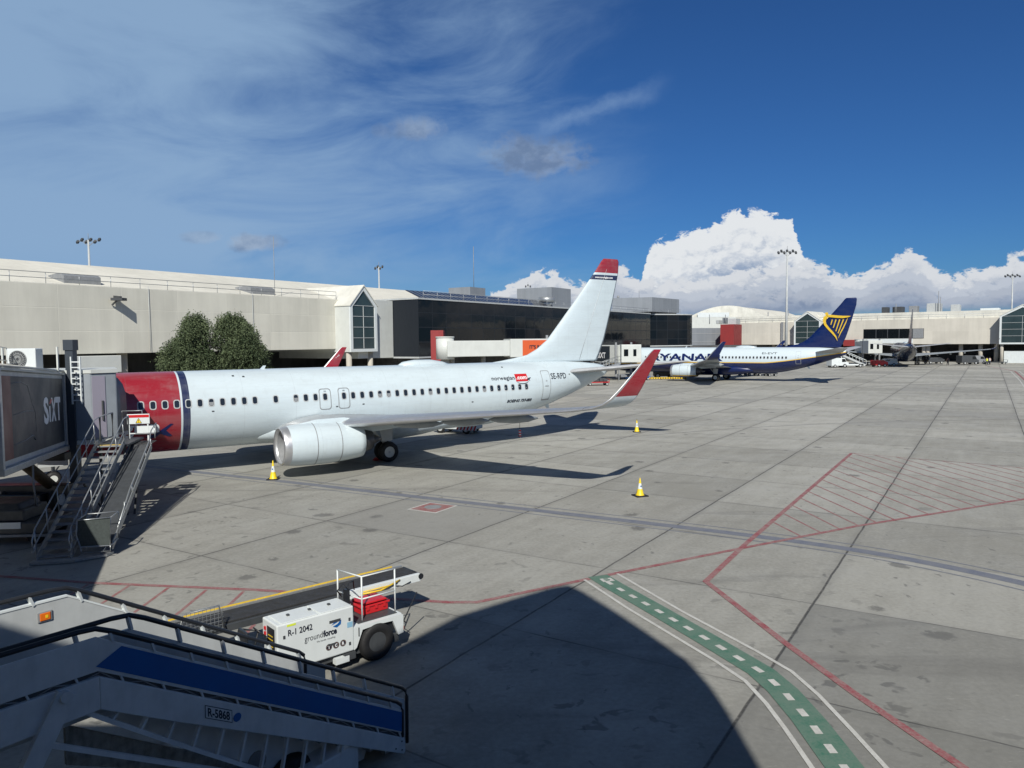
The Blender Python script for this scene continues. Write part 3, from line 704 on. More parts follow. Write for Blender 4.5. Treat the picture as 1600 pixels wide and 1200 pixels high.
bb.add([skin(x, z, .017) for x, z in ((12.2, 4.06), (12.42, 4.2), (12.62, 4.22), (12.45, 4.10), (12.5, 4.0), (12.38, 4.07))], [(0, 1, 2, 3, 4, 5)])
bb.build('logo_swoosh', 'text_dark', lg)
jettext('nose_lettering', 'norwegian', .80, -13.4, 2.38, M['text_white'], j1, 4.15, 0, .02)
bb = MB(); bb.add([skin(x, z, .013) for x, z in ((-9.9, 2.15), (-9.5, 2.25), (-9.25, 2.4), (-8.75, 2.74), (-8.62, 2.72), (-8.95, 2.42), (-8.66, 2.14), (-8.8, 2.1), (-9.2, 2.26), (-9.4, 2.1), (-9.6, 2.05))], [list(range(11))]); bb.build('nose_emblem', 'navy', j1)
vs, fs = text_pts('www.norwegian.com', .19, bold=.006); x0 = min(v[0] for v in vs); wd = max(v[0] for v in vs)-x0
for sd in (1,):
    bb = MB(); bb.add([V3(19.14+(x-x0)*1.62/wd, sd*.150, 10.90+y) for x, y in vs], fs); bb.build('fin_lettering', 'text_white', fin1, fix=False)
# small service marks on the port side
for a, z in ((-6.8, 3.22), (1.1, 3.15), (-.42, 3.1), (10.8, 4.9), (-5.6, 4.9), (-5.1, 4.85), (16.0, 4.3), (8.1, 2.9)):
    bb = MB(); bb.add([skin(a+x, z+q, .011) for x, q in ((-.06, -.03), (.06, -.03), (.06, .03), (-.06, .03))], [(0, 1, 2, 3)]); bb.build('access_panel', 'darkgrey', j1)
j2, fin2 = jet(RYA, 'airliner with dark blue belly and yellow harp on its blue fin, seen side-on', (31.54, 119.9), -.56, 'jet airliners parked at the gates', False)
jettext('airline_lettering', 'RYANAIR', 1.55, -9.2, 3.12, M['navy'], j2, 11.9, 0., .045)
jettext('registration', 'EI-EVT', .42, 8.6, 4.15, M['text_dark'], j2, 2.2)
# harp emblem on the fin
def fin_pts(pts, off): return [V3(a, off, z) for a, z in pts]
def ribbon(pts, wds):
    L_, R_ = [], []
    for i, (x, z) in enumerate(pts):
        a = pts[max(0, i-1)]; c = pts[min(len(pts)-1, i+1)]; d = Vector((c[0]-a[0], c[1]-a[1])).normalized(); n = Vector((-d.y, d.x))*wds[i]/2
        L_.append((x+n.x, z+n.y)); R_.append((x-n.x, z-n.y))
    return L_, R_
bb = MB()
for off in (.30, -.30):
    for pts, wds in (([(17.55, 9.75), (18.1, 9.72), (18.9, 9.62), (19.7, 9.55), (20.35, 9.60), (20.75, 9.66)], (.30, .36, .36, .34, .22, .02)),
                     ([(17.55, 9.85), (17.25, 9.5), (17.15, 9.0), (17.3, 8.5), (17.75, 7.9), (18.3, 7.3), (18.75, 6.7), (19.0, 6.1)], (.25, .45, .42, .34, .30, .28, .2, .02)),
                     ([(20.3, 9.35), (20.05, 8.7), (19.75, 8.0), (19.4, 7.3), (19.1, 6.5)], (.05, .14, .16, .14, .03)),
                     ([(18.25, 9.2), (18.05, 8.45)], (.16, .12)), ([(18.75, 9.2), (18.4, 8.0)], (.16, .12)), ([(19.25, 9.2), (18.75, 7.5)], (.16, .12)), ([(19.75, 9.2), (19.05, 7.2)], (.16, .12)),
                     ([(17.35, 10.25), (17.5, 9.9)], (.30, .34))):
        A, B_ = ribbon(pts, wds); n = len(A); bb.add(fin_pts(A, off)+fin_pts(B_, off), [(i, i+1, i+1+n, i+n) for i in range(n-1)])
bb.build('harp_emblem', 'yellow', fin2, fix=False)
RY3 = dict(RYA); RY3.update(fus=livery_mat('dark_fuselage_paint', lambda nt, a, y, z: mix(nt, z.gt(4.9), (.004, .008, .03), (.05, .05, .10)), .22))
j3, fin3 = jet(RY3, 'dark navy airliner seen from behind at the far gate, tail fin edge-on', (92.19, 177.11), -1.97, 'jet airliners parked at the gates', False)
# ================================================================ BUILDINGS
def wall_mat(name, c, gs, gz, ax, z0=0., line=.35, rough=.85, off=0.):
    """panelled wall: joints every gs metres along ax and gz metres up, slight tone change per panel, rain streaks"""
    m = bpy.data.materials.new(name); m.use_nodes = True; nt = m.node_tree; b = nt.nodes['Principled BSDF']
    P = S(nt, nt.nodes.new('ShaderNodeTexCoord').outputs['Object']); x, y, z = sep(nt, P)
    u = (x*ax.x+y*ax.y-off)*(1/gs); v = (z-z0)*(1/gz)
    j = (((u.mod(1.)-.5).absv()*-1.+.5)*gs).ss(.01, .05, 1., 0.).mx((((v.mod(1.)-.5).absv()*-1.+.5)*gz).ss(.01, .05, 1., 0.))
    wn = nt.nodes.new('ShaderNodeTexWhiteNoise'); wn.noise_dimensions = '2D'; nt.links.new(comb(nt, u.floor(), v.floor(), 0.).k, wn.inputs[0]); t = S(nt, wn.outputs[0])
    n = noise(nt, P, .22, 5, .6); st_ = noise(nt, vmath(nt, 'MULTIPLY', P, (1., 1., .08)), .9, 5, .65)
    f = n*.42+st_*.46+t*.12+.06
    cc = mix(nt, f.ss(.35, .75), tuple(q*.84 for q in c), tuple(min(1, q*1.06) for q in c))
    cc = mix(nt, j*line, cc, tuple(min(1, q*1.25) for q in c) if line < .4 else (.05, .05, .05))
    nt.links.new(cc.k, b.inputs['Base Color']); b.inputs['Roughness'].default_value = rough
    bn = nt.nodes.new('ShaderNodeBump'); bn.inputs['Strength'].default_value = .3; bn.inputs['Distance'].default_value = .03
    nt.links.new((j*-1.+st_*.3).k, bn.inputs['Height']); nt.links.new(bn.outputs[0], b.inputs['Normal'])
    return m
def glass_mat(name, gs, gz, ax, z0=0., c=(.006, .009, .013), frame=(.02, .024, .03), off=0., blinds=.6):
    m = bpy.data.materials.new(name); m.use_nodes = True; nt = m.node_tree; b = nt.nodes['Principled BSDF']
    P = S(nt, nt.nodes.new('ShaderNodeTexCoord').outputs['Object']); x, y, z = sep(nt, P)
    u = (x*ax.x+y*ax.y-off)*(1/gs); v = (z-z0)*(1/gz)
    j = (((u.mod(1.)-.5).absv()*-1.+.5)*gs).ss(.03, .07, 1., 0.).mx((((v.mod(1.)-.5).absv()*-1.+.5)*gz).ss(.03, .07, 1., 0.))
    wn = nt.nodes.new('ShaderNodeTexWhiteNoise'); wn.noise_dimensions = '2D'; nt.links.new(comb(nt, u.floor(), v.floor(), 0.).k, wn.inputs[0]); t = S(nt, wn.outputs[0])
    n = noise(nt, P, .12, 4, .6)
    cc = mix(nt, (t*.5+n).ss(.62, 1.0)*blinds, c, (.020, .020, .022)); cc = mix(nt, j, cc, frame)
    nt.links.new(cc.k, b.inputs['Base Color']); b.inputs['Roughness'].default_value = .06; b.inputs['Specular IOR Level'].default_value = .16
    nt.links.new((j*.4+.06).k, b.inputs['Roughness'])
    bn = nt.nodes.new('ShaderNodeBump'); bn.inputs['Strength'].default_value = .06; bn.inputs['Distance'].default_value = .3   # panes never sit dead flat
    nt.links.new((t*.35+noise(nt, P, .35, 2)).k, bn.inputs['Height']); nt.links.new(bn.outputs[0], b.inputs['Normal'])
    return m
def gbox(mb, s0, s1, t0, t1, z0, z1):
    P = [st(s0, t0), st(s1, t0), st(s1, t1), st(s0, t1)]
    return mb.prism([p+Vector((0, 0, z0)) for p in P], (0, 0, z1-z0))
M['wall_panel'] = wall_mat('precast_wall_panels', (.63, .615, .535), 5.9, 2.1, G1, 5.7, .24)
M['wall_far'] = wall_mat('precast_far_panels', (.58, .55, .48), 8.2, 3.4, Vector((.77, -.64, 0)), 4.6, .22)
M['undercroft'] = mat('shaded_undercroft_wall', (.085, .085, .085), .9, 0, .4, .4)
M['glass_box'] = glass_mat('black_curtain_wall', 3.05, 1.98, G1, 4.5)
M['glass_box2'] = glass_mat('black_curtain_wall_two', 2.9, 2.1, Vector((1, .3, 0)).normalized(), 4.5)
M['roofw'] = wall_mat('pale_roof_sheets', (.68, .66, .58), 7.5, 40, G1, 0, .2)
M['plant'] = wall_mat('ribbed_plant_cladding', (.22, .24, .265), .9, 30, Vector((.9, -.4, 0)), 0, .25, .6)
M['greenwin'] = glass_mat('pavilion_glazing', 1.5, 2.1, G1, 5.6, (.045, .065, .07), (.3, .3, .28), 0, .9)
def railing(name, pts, h, step, parent, m_='galv', r=.022, rows=(1., .5)):
    b = MB(); P = [Vector(p) for p in pts]
    for rr in rows: b.tube([p+Vector((0, 0, h*rr)) for p in P], r, 5)
    for p, q in zip(P, P[1:]):
        L = (q-p).length; n = max(1, int(L/step))
        for i in range(n+1):
            c = p.lerp(q, i/n); b.cyl(c, c+Vector((0, 0, h)), r, n=5)
    return b.build(name, m_, parent)
# --- long terminal pier on the left
T = thing('terminal_pier', 'long beige concrete terminal pier on columns with a white sloping roof, left background', 'terminal', st(0, -70.7))
def wb(fn, name, m_, par=T, **k):
    """build in world coordinates, then hang under a thing whose base is elsewhere"""
    b = MB(); fn(b); o = b.build(name, m_, None, **k); root = par
    while root.parent: root = root.parent
    off = Matrix.Translation(root.location) @ Matrix.Rotation(root.rotation_euler.z, 4, 'Z')
    o.data.transform(off.inverted()); o.parent = par
    return o
def wbw(fn, name, m_, **k): b = MB(); fn(b); return b.build(name, m_, **k)
# wall/roof materials use object coordinates, so this thing's root keeps a zero rotation; offsets are harmless
wb(lambda b: gbox(b, -30, 70.2, -96, -70.7, 5.7, 12.0), 'wall', 'wall_panel')
def f(b):
    for s0, s1 in ((-30, 138),):
        b.prism([st(s0, -71.3, 12.02), st(s0, -84, 15.25), st(s0, -96.5, 12.4), st(s0, -96.5, 12.02)], G1*(s1-s0))
wb(f, 'roof', 'roofw')
wb(lambda b: gbox(b, 74.6, 140, -96, -70.72, 4.4, 12.0), 'rear_wing', 'wall_panel')
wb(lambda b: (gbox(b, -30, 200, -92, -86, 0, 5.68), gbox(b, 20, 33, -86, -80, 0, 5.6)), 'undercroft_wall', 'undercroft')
rl = railing('railing', [st(-30, -70.95, 12.0)-T.location, st(69.8, -70.95, 12.0)-T.location], 1.0, 2.9, T, 'galv', .03, (1., .5))
for s_ in (10.5, 26, 42, 58):
    wb(lambda b: b.cyl(st(s_, -72.2), st(s_, -72.2, 5.7), .48, n=20), 'column', 'concrete_wall')
wb(lambda b: (gbox(b, 36.2, 40.6, -71.2, -69.9, 3.9, 5.5)), 'canopy', 'offwhite', bevel=.05)
wb(lambda b: (gbox(b, 5, 34, -74, -70.9, 3.6, 5.6)), 'service_duct', 'brown')
for s_ in (36.8, 57.6):   # curved roof hoods
    def f(b):
        pr = [(-72.2, 12.2), (-72.2, 12.95), (-72.7, 13.15), (-73.6, 13.2), (-75, 13.1), (-75, 12.9), (-73.3, 12.4)]
        b.prism([st(s_, t, z) for t, z in pr], G1*3.4)
    wb(f, 'roof_hood', 'grey')
wb(lambda b: (b.box(st(40.6, -70.0, 10.9)-Vector((.55, .4, .2)), st(40.6, -70.0, 10.9)+Vector((.55, .5, .05))), b.beam(st(40.6, -70.7, 11.1), st(40.6, -69.6, 11.0), .2), b.beam(st(40.3, -70.6, 10.3), st(40.4, -69.7, 10.8), .12)), 'wall_camera', 'darkgrey')
for s_ in (44., 56.5):
    wb(lambda b: b.cyl(st(s_, -70.55, 5.8), st(s_, -70.6, 12.3), .025, n=6), 'drain_pipe', 'palegrey')
wb(lambda b: (b.cyl(st(60.2, -71.2, 8.6), st(60.2, -71.2, 19), .035, n=5), b.beam(st(60., -71.2, 11), st(60.5, -71.2, 11), .05)), 'aerial', 'grey')
# --- gabled pavilions
def pavilion(label, face_l, wdir, wd, depth, zb, ze, zp, under=True, glass='greenwin', gz=None, bands=4):
    face_l = Vector((face_l[0], face_l[1], 0)); wdir = Vector((wdir[0], wdir[1], 0)).normalized(); nd = Vector((wdir.y, -wdir.x, 0))  # outward, towards the apron
    t = thing('gabled_pavilion', label, 'pavilion', face_l+wdir*wd/2)
    fr = .42
    Q = lambda a, o, z: face_l+wdir*a+nd*o+Vector((0, 0, z))-t.location
    b = MB(); b.prism([Q(0, -.25, zb), Q(0, -.25, ze), Q(wd/2, -.25, zp), Q(wd, -.25, ze), Q(wd, -.25, zb)], -nd*(depth)); b.build('wall', 'offwhite', t)
    b = MB()
    for a0, a1, z0, z1 in ((0, fr, zb, ze), (wd-fr, wd, zb, ze)): b.prism([Q(a0, 0, z0), Q(a1, 0, z0), Q(a1, 0, z1), Q(a0, 0, z1)], -nd*.24)
    b.prism([Q(fr, 0, zb), Q(wd-fr, 0, zb), Q(wd-fr, 0, zb+fr*.9), Q(fr, 0, zb+fr*.9)], -nd*.24)
    k = (zp-ze)/(wd/2)
    b.prism([Q(0, .003, ze), Q(wd/2, .003, zp), Q(wd/2, .003, zp-fr*1.3), Q(fr, .003, ze-fr*.35)], -nd*.24); b.prism([Q(wd, .003, ze), Q(wd/2, .003, zp), Q(wd/2, .003, zp-fr*1.3), Q(wd-fr, .003, ze-fr*.35)], -nd*.24)
    b.build('gable_frame', 'white', t)
    b = MB(); b.prism([Q(fr, -.15, zb+fr*.9), Q(fr, -.15, ze-fr*.35), Q(wd/2, -.15, zp-fr*1.3), Q(wd-fr, -.15, ze-fr*.35), Q(wd-fr, -.15, zb+fr*.9)], -nd*.08); gl = b.build('glazing', 'glassgreen', t)
    b = MB(); z = zb+fr
    for i in range(bands):
        z = zb+fr+(ze-zb-fr)*(i+1)/bands; b.beam(Q(fr, -.12, z), Q(wd-fr, -.12, z), .07)
    b.beam(Q(wd/2, -.115, zb+fr), Q(wd/2, -.115, ze), .07); b.build('mullion', 'palegrey', gl)
    b = MB(); ov = .12
    for a0, a1 in ((-.1, wd/2), (wd+.1, wd/2)):
        b.prism([Q(a0, ov, ze+.02-(.1*k)), Q(a1, ov, zp+.03), Q(a1, ov, zp+.18), Q(a0, ov, ze+.17-(.1*k))], -nd*(depth+ov))
    b.build('roof', 'roofwhite', t)
    if under:
        for a in (.5, wd-.5):
            b = MB(); b.cyl(Q(a, -.9, 0), Q(a, -.9, zb), .36, n=16); b.build('column', 'concrete_wall', t)
        if under == 2:
            b = MB(); b.prism([Q(.9, -1.6, 0), Q(wd-.9, -1.6, 0), Q(wd-.9, -1.6, 2.9), Q(.9, -1.6, 2.9)], -nd*3); b.build('ground_floor_kiosk', 'white', t)
    return t
fl = st(69.3, -68.)
pavilion('narrow gabled glass pavilion with white frame at the end of the beige pier wall', (fl.x, fl.y), (G1.x, G1.y), 4.9, 16, 5.3, 11.2, 13.7)
# --- black glass terminal block
B1 = thing('glass_terminal', 'long black glass curtain-wall terminal block behind the tail of the nearest airliner', 'terminal', st(78.4, -64.5))
wb(lambda b: gbox(b, 78.4, 160, -84, -64.5, 4.5, 12.2), 'curtain_wall', 'glass_box', B1)
wb(lambda b: (gbox(b, 78.3, 160.1, -84.1, -64.4, 12.2, 12.42), gbox(b, 78.35, 160.05, -84.05, -64.45, 4.28, 4.5)), 'edge_trim', 'palegrey', B1)
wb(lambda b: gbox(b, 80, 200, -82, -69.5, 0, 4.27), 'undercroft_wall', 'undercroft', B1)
for s_ in (80, 88, 96, 104, 112, 122, 134): wb(lambda b: b.cyl(st(s_, -66.2), st(s_, -66.2, 4.28), .4, n=14), 'column', 'concrete_wall', B1)
railing('railing', [st(80, -64.9, 12.42)-B1.location, st(160, -64.9, 12.42)-B1.location], 1., 3, B1, 'galv', .03)
def f(b):
    b.prism([st(81, -66.2, 12.6), st(81, -68.9, 13.75), st(81, -68.9, 13.68), st(81, -66.2, 12.5)], G1*36)
wb(f, 'solar_panel', glass_mat('solar_cells', 1.1, 30, G1, 0, (.03, .035, .05), (.32, .33, .34)), B1)
wb(lambda b: gbox(b, 71.5, 78.3, -84, -68.9, 4.4, 12.1), 'link_wall', 'offwhite', B1)
wb(lambda b: gbox(b, 103, 107.5, -78, -73.5, 12.2, 15.6), 'plant_room', 'plant', B1)
pr = wb(lambda b: gbox(b, 121, 128.5, -75.5, -68, 12.42, 16.3), 'plant_room', 'plant', B1)
def f(b):
    c = st(118.6, -67.7, 0); b.cyl(c+Vector((0, 0, 12.5)), c+Vector((0, 0, 13.4)), .5, 1.3, n=20); b.cyl(c+Vector((0, 0, 13.4)), c+Vector((0, 0, 14.3)), 1.45, n=20)
wb(f, 'exhaust_cowl', 'galv', B1)
wb(lambda b: b.cyl(st(104.8, -74, 15.6), st(104.8, -74, 22.5), .05, n=5), 'aerial', 'grey', B1)
def rp(px, Y): return Vector(((px-800)/FPX*Y, Y, 0))
B2 = thing('glass_terminal', 'black glass terminal block with a rounded right corner, right of the red-tipped white tail', 'terminal', (30, 178, 0))
def f(b):
    pts = [Vector((14, 168, 0)), Vector((40.5, 177.8, 0))]
    for i in range(1, 7):
        t = R(-68+15*i); pts.append(Vector((38.6, 182.6, 0))+Vector((math.cos(t), math.sin(t), 0))*5.1)
    pts += [Vector((42, 205, 0)), Vector((14, 205, 0))]
    f.pts = pts; b.plan([(p.x, p.y) for p in pts], 5.1, 12.2)
wb(f, 'curtain_wall', 'glass_box2', B2)
cc_ = Vector((30, 188, 0))
for z0, z1 in ((12.2, 12.45), (4.85, 5.1)): wb(lambda b: b.plan([((p.x-cc_.x)*1.008+cc_.x, (p.y-cc_.y)*1.008+cc_.y) for p in f.pts], z0, z1), 'edge_trim', 'palegrey', B2)
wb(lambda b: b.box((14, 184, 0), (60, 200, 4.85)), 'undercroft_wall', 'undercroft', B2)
p_ = [rp(957, 176), rp(1019, 173), rp(1061, 184), rp(1000, 192)]
wb(lambda b: b.plan([(p.x, p.y) for p in p_], 12.9, 16.2), 'plant_room', 'plant', B2)
wb(lambda b: b.plan([(p.x, p.y) for p in [rp(962, 177), rp(1019, 174.5), rp(1057, 184), rp(1000, 190)]], 12.4, 12.9), 'plant_base', 'darkgrey', B2)
railing('railing', [Vector((15, 168.7, 12.45))-B2.location, Vector((40, 178.2, 12.45))-B2.location], 1., 3, B2, 'galv', .03)
wb(lambda b: (b.cyl((30.5, 180, 16.2), (30.5, 180, 18.2), .05, n=5), b.cyl((25.5, 180, 16.2), (25.5, 180, 17), .3, n=6)), 'aerial', 'grey', B2)
# --- grey link and red stair core
def seg(px0, Y0, px1, Y1): return rp(px0, Y0), rp(px1, Y1)
def slab(b, p, q, d, z0, z1):
    u = (q-p).normalized(); n = Vector((-u.y, u.x, 0)); b.prism([p+Vector((0, 0, z0)), q+Vector((0, 0, z0)), q+n*d+Vector((0, 0, z0)), p+n*d+Vector((0, 0, z0))], (0, 0, z1-z0))
L1 = thing('link_building', 'low grey ribbed link building between the black glass block and the red stair tower', 'building', rp(1100, 214))
wb(lambda b: slab(b, rp(1072, 212), rp(1128, 216), 10, 0, 9.6), 'wall', 'plant', L1)
wb(lambda b: [slab(b, rp(1072, 211.9), rp(1128, 215.9), .1, z, z+.08) for z in (3.2, 5.6, 8.)], 'floor_line', 'palegrey', L1)
C1 = thing('stair_tower', 'dark red rectangular stair tower between the grey link building and the beige wall', 'tower', rp(1136, 212))
wb(lambda b: slab(b, rp(1125.5, 210), rp(1146.5, 208), 8, 0, 10.5), 'wall', 'brick', C1)
wb(lambda b: slab(b, rp(1138, 214), rp(1150, 213), 6, 10.5, 12.2), 'roof_cabin', 'palegrey', C1)
# --- far terminal wall
FT = thing('far_terminal', 'long pale terminal across the apron with a dark window band, right background', 'terminal', (96, 205, 0))
PA, PB = Vector((67.4, 229.5, 0)), Vector((126, 181.6, 0)); FU = (PB-PA).normalized()
wb(lambda b: slab(b, PA, PB+FU*30, 22, 4.65, 11.2), 'wall', 'wall_far', FT)
wb(lambda b: slab(b, PA+Vector((.77, .64, 0))*1.6, PB+FU*30+Vector((.77, .64, 0))*1.6, 20, 11.2, 13.1), 'upper_wall', 'roofwhite', FT)
railing('railing', [PA+Vector((0, 0, 11.2))-FT.location, PB+FU*10+Vector((0, 0, 11.2))-FT.location], 1.1, 4, FT, 'galv', .05)
def on(px):   # point of the far wall line under a photo column
    k = (px-800)/FPX; t = (k*PA.y-PA.x)/(FU.x-k*FU.y); return PA+FU*t
nF = Vector((FU.y, -FU.x, 0))
def fp(b, px0, px1, z0, z1, d=.1, o=0.): 
    p, q = on(px0)+nF*(d+o), on(px1)+nF*(d+o); b.prism([p+Vector((0, 0, z0)), q+Vector((0, 0, z0)), q+Vector((0, 0, z1)), p+Vector((0, 0, z1))], -nF*d)
wb(lambda b: fp(b, 1349, 1443, 6.2, 8.75), 'window_band', 'glassdark', FT)
wb(lambda b: [fp(b, x, x+1, 6.2, 8.75, .06, .1) for x in (1368, 1386, 1404, 1425)], 'window_mullion', 'darkgrey', FT)
wb(lambda b: fp(b, 1425.5, 1442.5, 6.25, 8.7, .05, .1), 'window_blind', 'grey', FT)
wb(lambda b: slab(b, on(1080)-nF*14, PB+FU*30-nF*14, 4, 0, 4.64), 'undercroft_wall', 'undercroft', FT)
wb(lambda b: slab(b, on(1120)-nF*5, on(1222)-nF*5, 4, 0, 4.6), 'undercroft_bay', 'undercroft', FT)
for px in (1150, 1205, 1275, 1441, 1447.5, 1499, 1530, 1555):
    wb(lambda b: b.cyl(on(px)-nF*2.2, on(px)-nF*2.2+Vector((0, 0, 4.65)), .5, n=14), 'column', 'concrete_wall', FT)
wb(lambda b: (fp(b, 1220.5, 1224, 4.6, 11.2, .4), fp(b, 1226, 1228, 4.6, 11.2, .1)), 'service_riser', 'grey', FT)
wb(lambda b: fp(b, 1319, 1350, 4.2, 5.9, .8), 'entry_panel', 'brick', FT)
wb(lambda b: fp(b, 1349, 1426, 4.9, 6.1, .12), 'spandrel_panel', 'white', FT)
for px, hgt, wpx, mt in ((1108, 1.2, 4, 'palegrey'), (1118, 1.9, 3, 'grey'), (1170, 1.3, 9, 'grey'), (1178, 2.0, 6, 'darkgrey'), (1190, 1.6, 5, 'darkgrey'), (1369, 1.7, 9, 'darkgrey'), (1386, 1.7, 16, 'darkgrey'), (1412, 1.8, 13, 'grey'), (1440, 2.3, 22, 'palegrey'), (1478, 1.8, 14, 'palegrey'), (1525, .6, 30, 'white')):
    zz = 11.2 if px < 1200 else 13.1
    def f(b, px=px):
        p, q = on(px)-nF*5, on(px+wpx)-nF*5; b.prism([p+Vector((0, 0, zz)), q+Vector((0, 0, zz)), q+Vector((0, 0, zz+hgt)), p+Vector((0, 0, zz+hgt))], -nF*3)
    wb(f, 'rooftop_unit', mt, FT, bevel=.1)
wb(lambda b: [b.cyl(on(px)-nF*4+Vector((0, 0, z0)), on(px)-nF*4+Vector((0, 0, z1)), r_, n=6) for px, z0, z1, r_ in ((1100, 11.2, 14.2, .12), (1125, 11.2, 14., .12), (1192, 11.2, 14.4, .15), (1224, 11.2, 14.6, .12), (1460, 13.1, 18.5, .08), (1463, 13.1, 17, .08), (1393, 13.1, 15.6, .1))], 'rooftop_mast', 'grey', FT)
pv = on(1245)+nF*2.5; pavilion('gabled glass pavilion with pale frame in the far wall, left of the blue tail', (pv.x, pv.y), (FU.x, FU.y), 7.3, 14, 4.6, 11.3, 13.9)
pv = on(1563)+nF*2.8; pavilion('gabled glass pavilion with white frame at the right edge of the picture', (pv.x, pv.y), (FU.x, FU.y), 9.2, 14, 4.6, 11.4, 14.0, 2)
# barrel-roofed hall behind
H = thing('barrel_roof_hall', 'large pale hall with a white barrel roof rising behind the far terminal', 'hall', rp(1140, 330))
def f(b):
    p0 = rp(1074, 320); u = Vector((.985, -.17, 0)); P = []
    for i in range(17):
        t = i/16; P.append(p0+u*33*t+Vector((0, 0, 15.2+5.2*math.sin(math.pi*t)**.85)))
    P += [p0+u*33+Vector((0, 0, 0)), p0]
    b.prism(P, Vector((.55, .83, 0))*1)
    f.P = P
wb(f, 'front_wall', 'roofwhite', H)
wb(lambda b: b.prism([p-Vector((0, 0, 0)) + Vector((.6, .9, -.15)) for p in f.P], Vector((40, 62, 0))), 'roof', 'roofw', H)
g_ = rp(1090, 318)
wb(lambda b: b.prism([g_+Vector((0, 0, 15.6)), g_+Vector((12.6, -2.2, 15.6)), g_+Vector((12.6, -2.2, 17.5)), g_+Vector((0, 0, 17.5))], (.2, .3, 0)), 'clerestory', 'white', H)
wb(lambda b: b.box((60, 262, 0), (150, 285, 14.)), 'front_block', 'offwhite', H)
# --- the pavilion the picture is taken from, and its pier (behind the camera; throws the foreground shadow)
OW = thing('gabled_pavilion', 'tall gabled pavilion of the near pier behind the viewpoint, casting the pointed shadow', 'pavilion', (0, -1, 0))
kk = 1/math.tan(SUN_EL); y0 = -.6
sh = [(-3.7, 14.6), (-2.79, 15.71), (-1.5, 17.7), (-.23, 18.83), (.8, 19.68), (1.29, 19.9), (1.63, 19.37), (2.29, 17.91), (2.84, 16.57), (3.42, 15.05), (3.60, 13.9), (3.65, 13.0)]
wb(lambda b: b.prism([(-3.7, y0, 0)]+[(x, y0, (y-y0)/kk) for x, y in sh]+[(3.65, y0, 0)], (0, -10, 0)), 'wall', 'offwhite', OW)
NP = thing('terminal_pier', 'near beige pier wall behind the viewpoint, out of the photo', 'terminal', (-20, -4, 0))
wb(lambda b: b.box((-70, -20, 0), (-3.5, -1.0, 11.5)), 'wall', 'concrete_wall', NP)
wb(lambda b: b.box((3.5, -20, 0), (70, -3.6, 11.2)), 'wall', 'concrete_wall', NP)

# ================================================================ FLOODLIGHT MASTS
def mast(label, x, y, h, arms, head_w, loc2=None):
    t = thing('floodlight_mast', label, 'light mast', (x, y, 0), 0, 'floodlight masts round the apron')
    b = MB(); b.cyl((0, 0, 0), (0, 0, h), .34, .16, n=12); b.build('pole', 'palegrey', t)
    b = MB()
    for s_ in (-1, 1): b.beam((0, 0, h-.2), (s_*head_w, 0, h-.2), .10); b.beam((0, 0, h-1.2), (s_*head_w*.6, 0, h-.2), .08)
    b.cyl((0, 0, h), (0, 0, h+1.2), .05, n=5)
    b.build('head_frame', 'grey', t)
    for i in range(arms):
        xx = -head_w+2*head_w*i/(arms-1); b = MB(); zz = .12 if i % 2 else -.25; b.prism([(xx-.2, -.25, h-.15+zz), (xx+.2, -.25, h-.15+zz), (xx+.2, .2, h+.28+zz), (xx-.2, .2, h+.28+zz)], (0, .2, -.3)); b.build('floodlight', 'darkgrey', t)
mast('light mast with six floodlights above the left end of the white roof', -78, 140, 25.8, 6, 2.0)
mast('light mast with narrow head behind the gabled pavilion, centre left', -33.2, 190, 25.3, 4, .9)
mast('short-looking far light mast behind the black glass block roof', 5.8, 260, 25.4, 3, .8)
mast('tall light mast with wide head standing left of the blue tail', 63.9, 175, 26.6, 7, 2.0)
mast('light mast with wide head behind the pavilion at the right edge', 160, 241, 25.9, 7, 2.3)

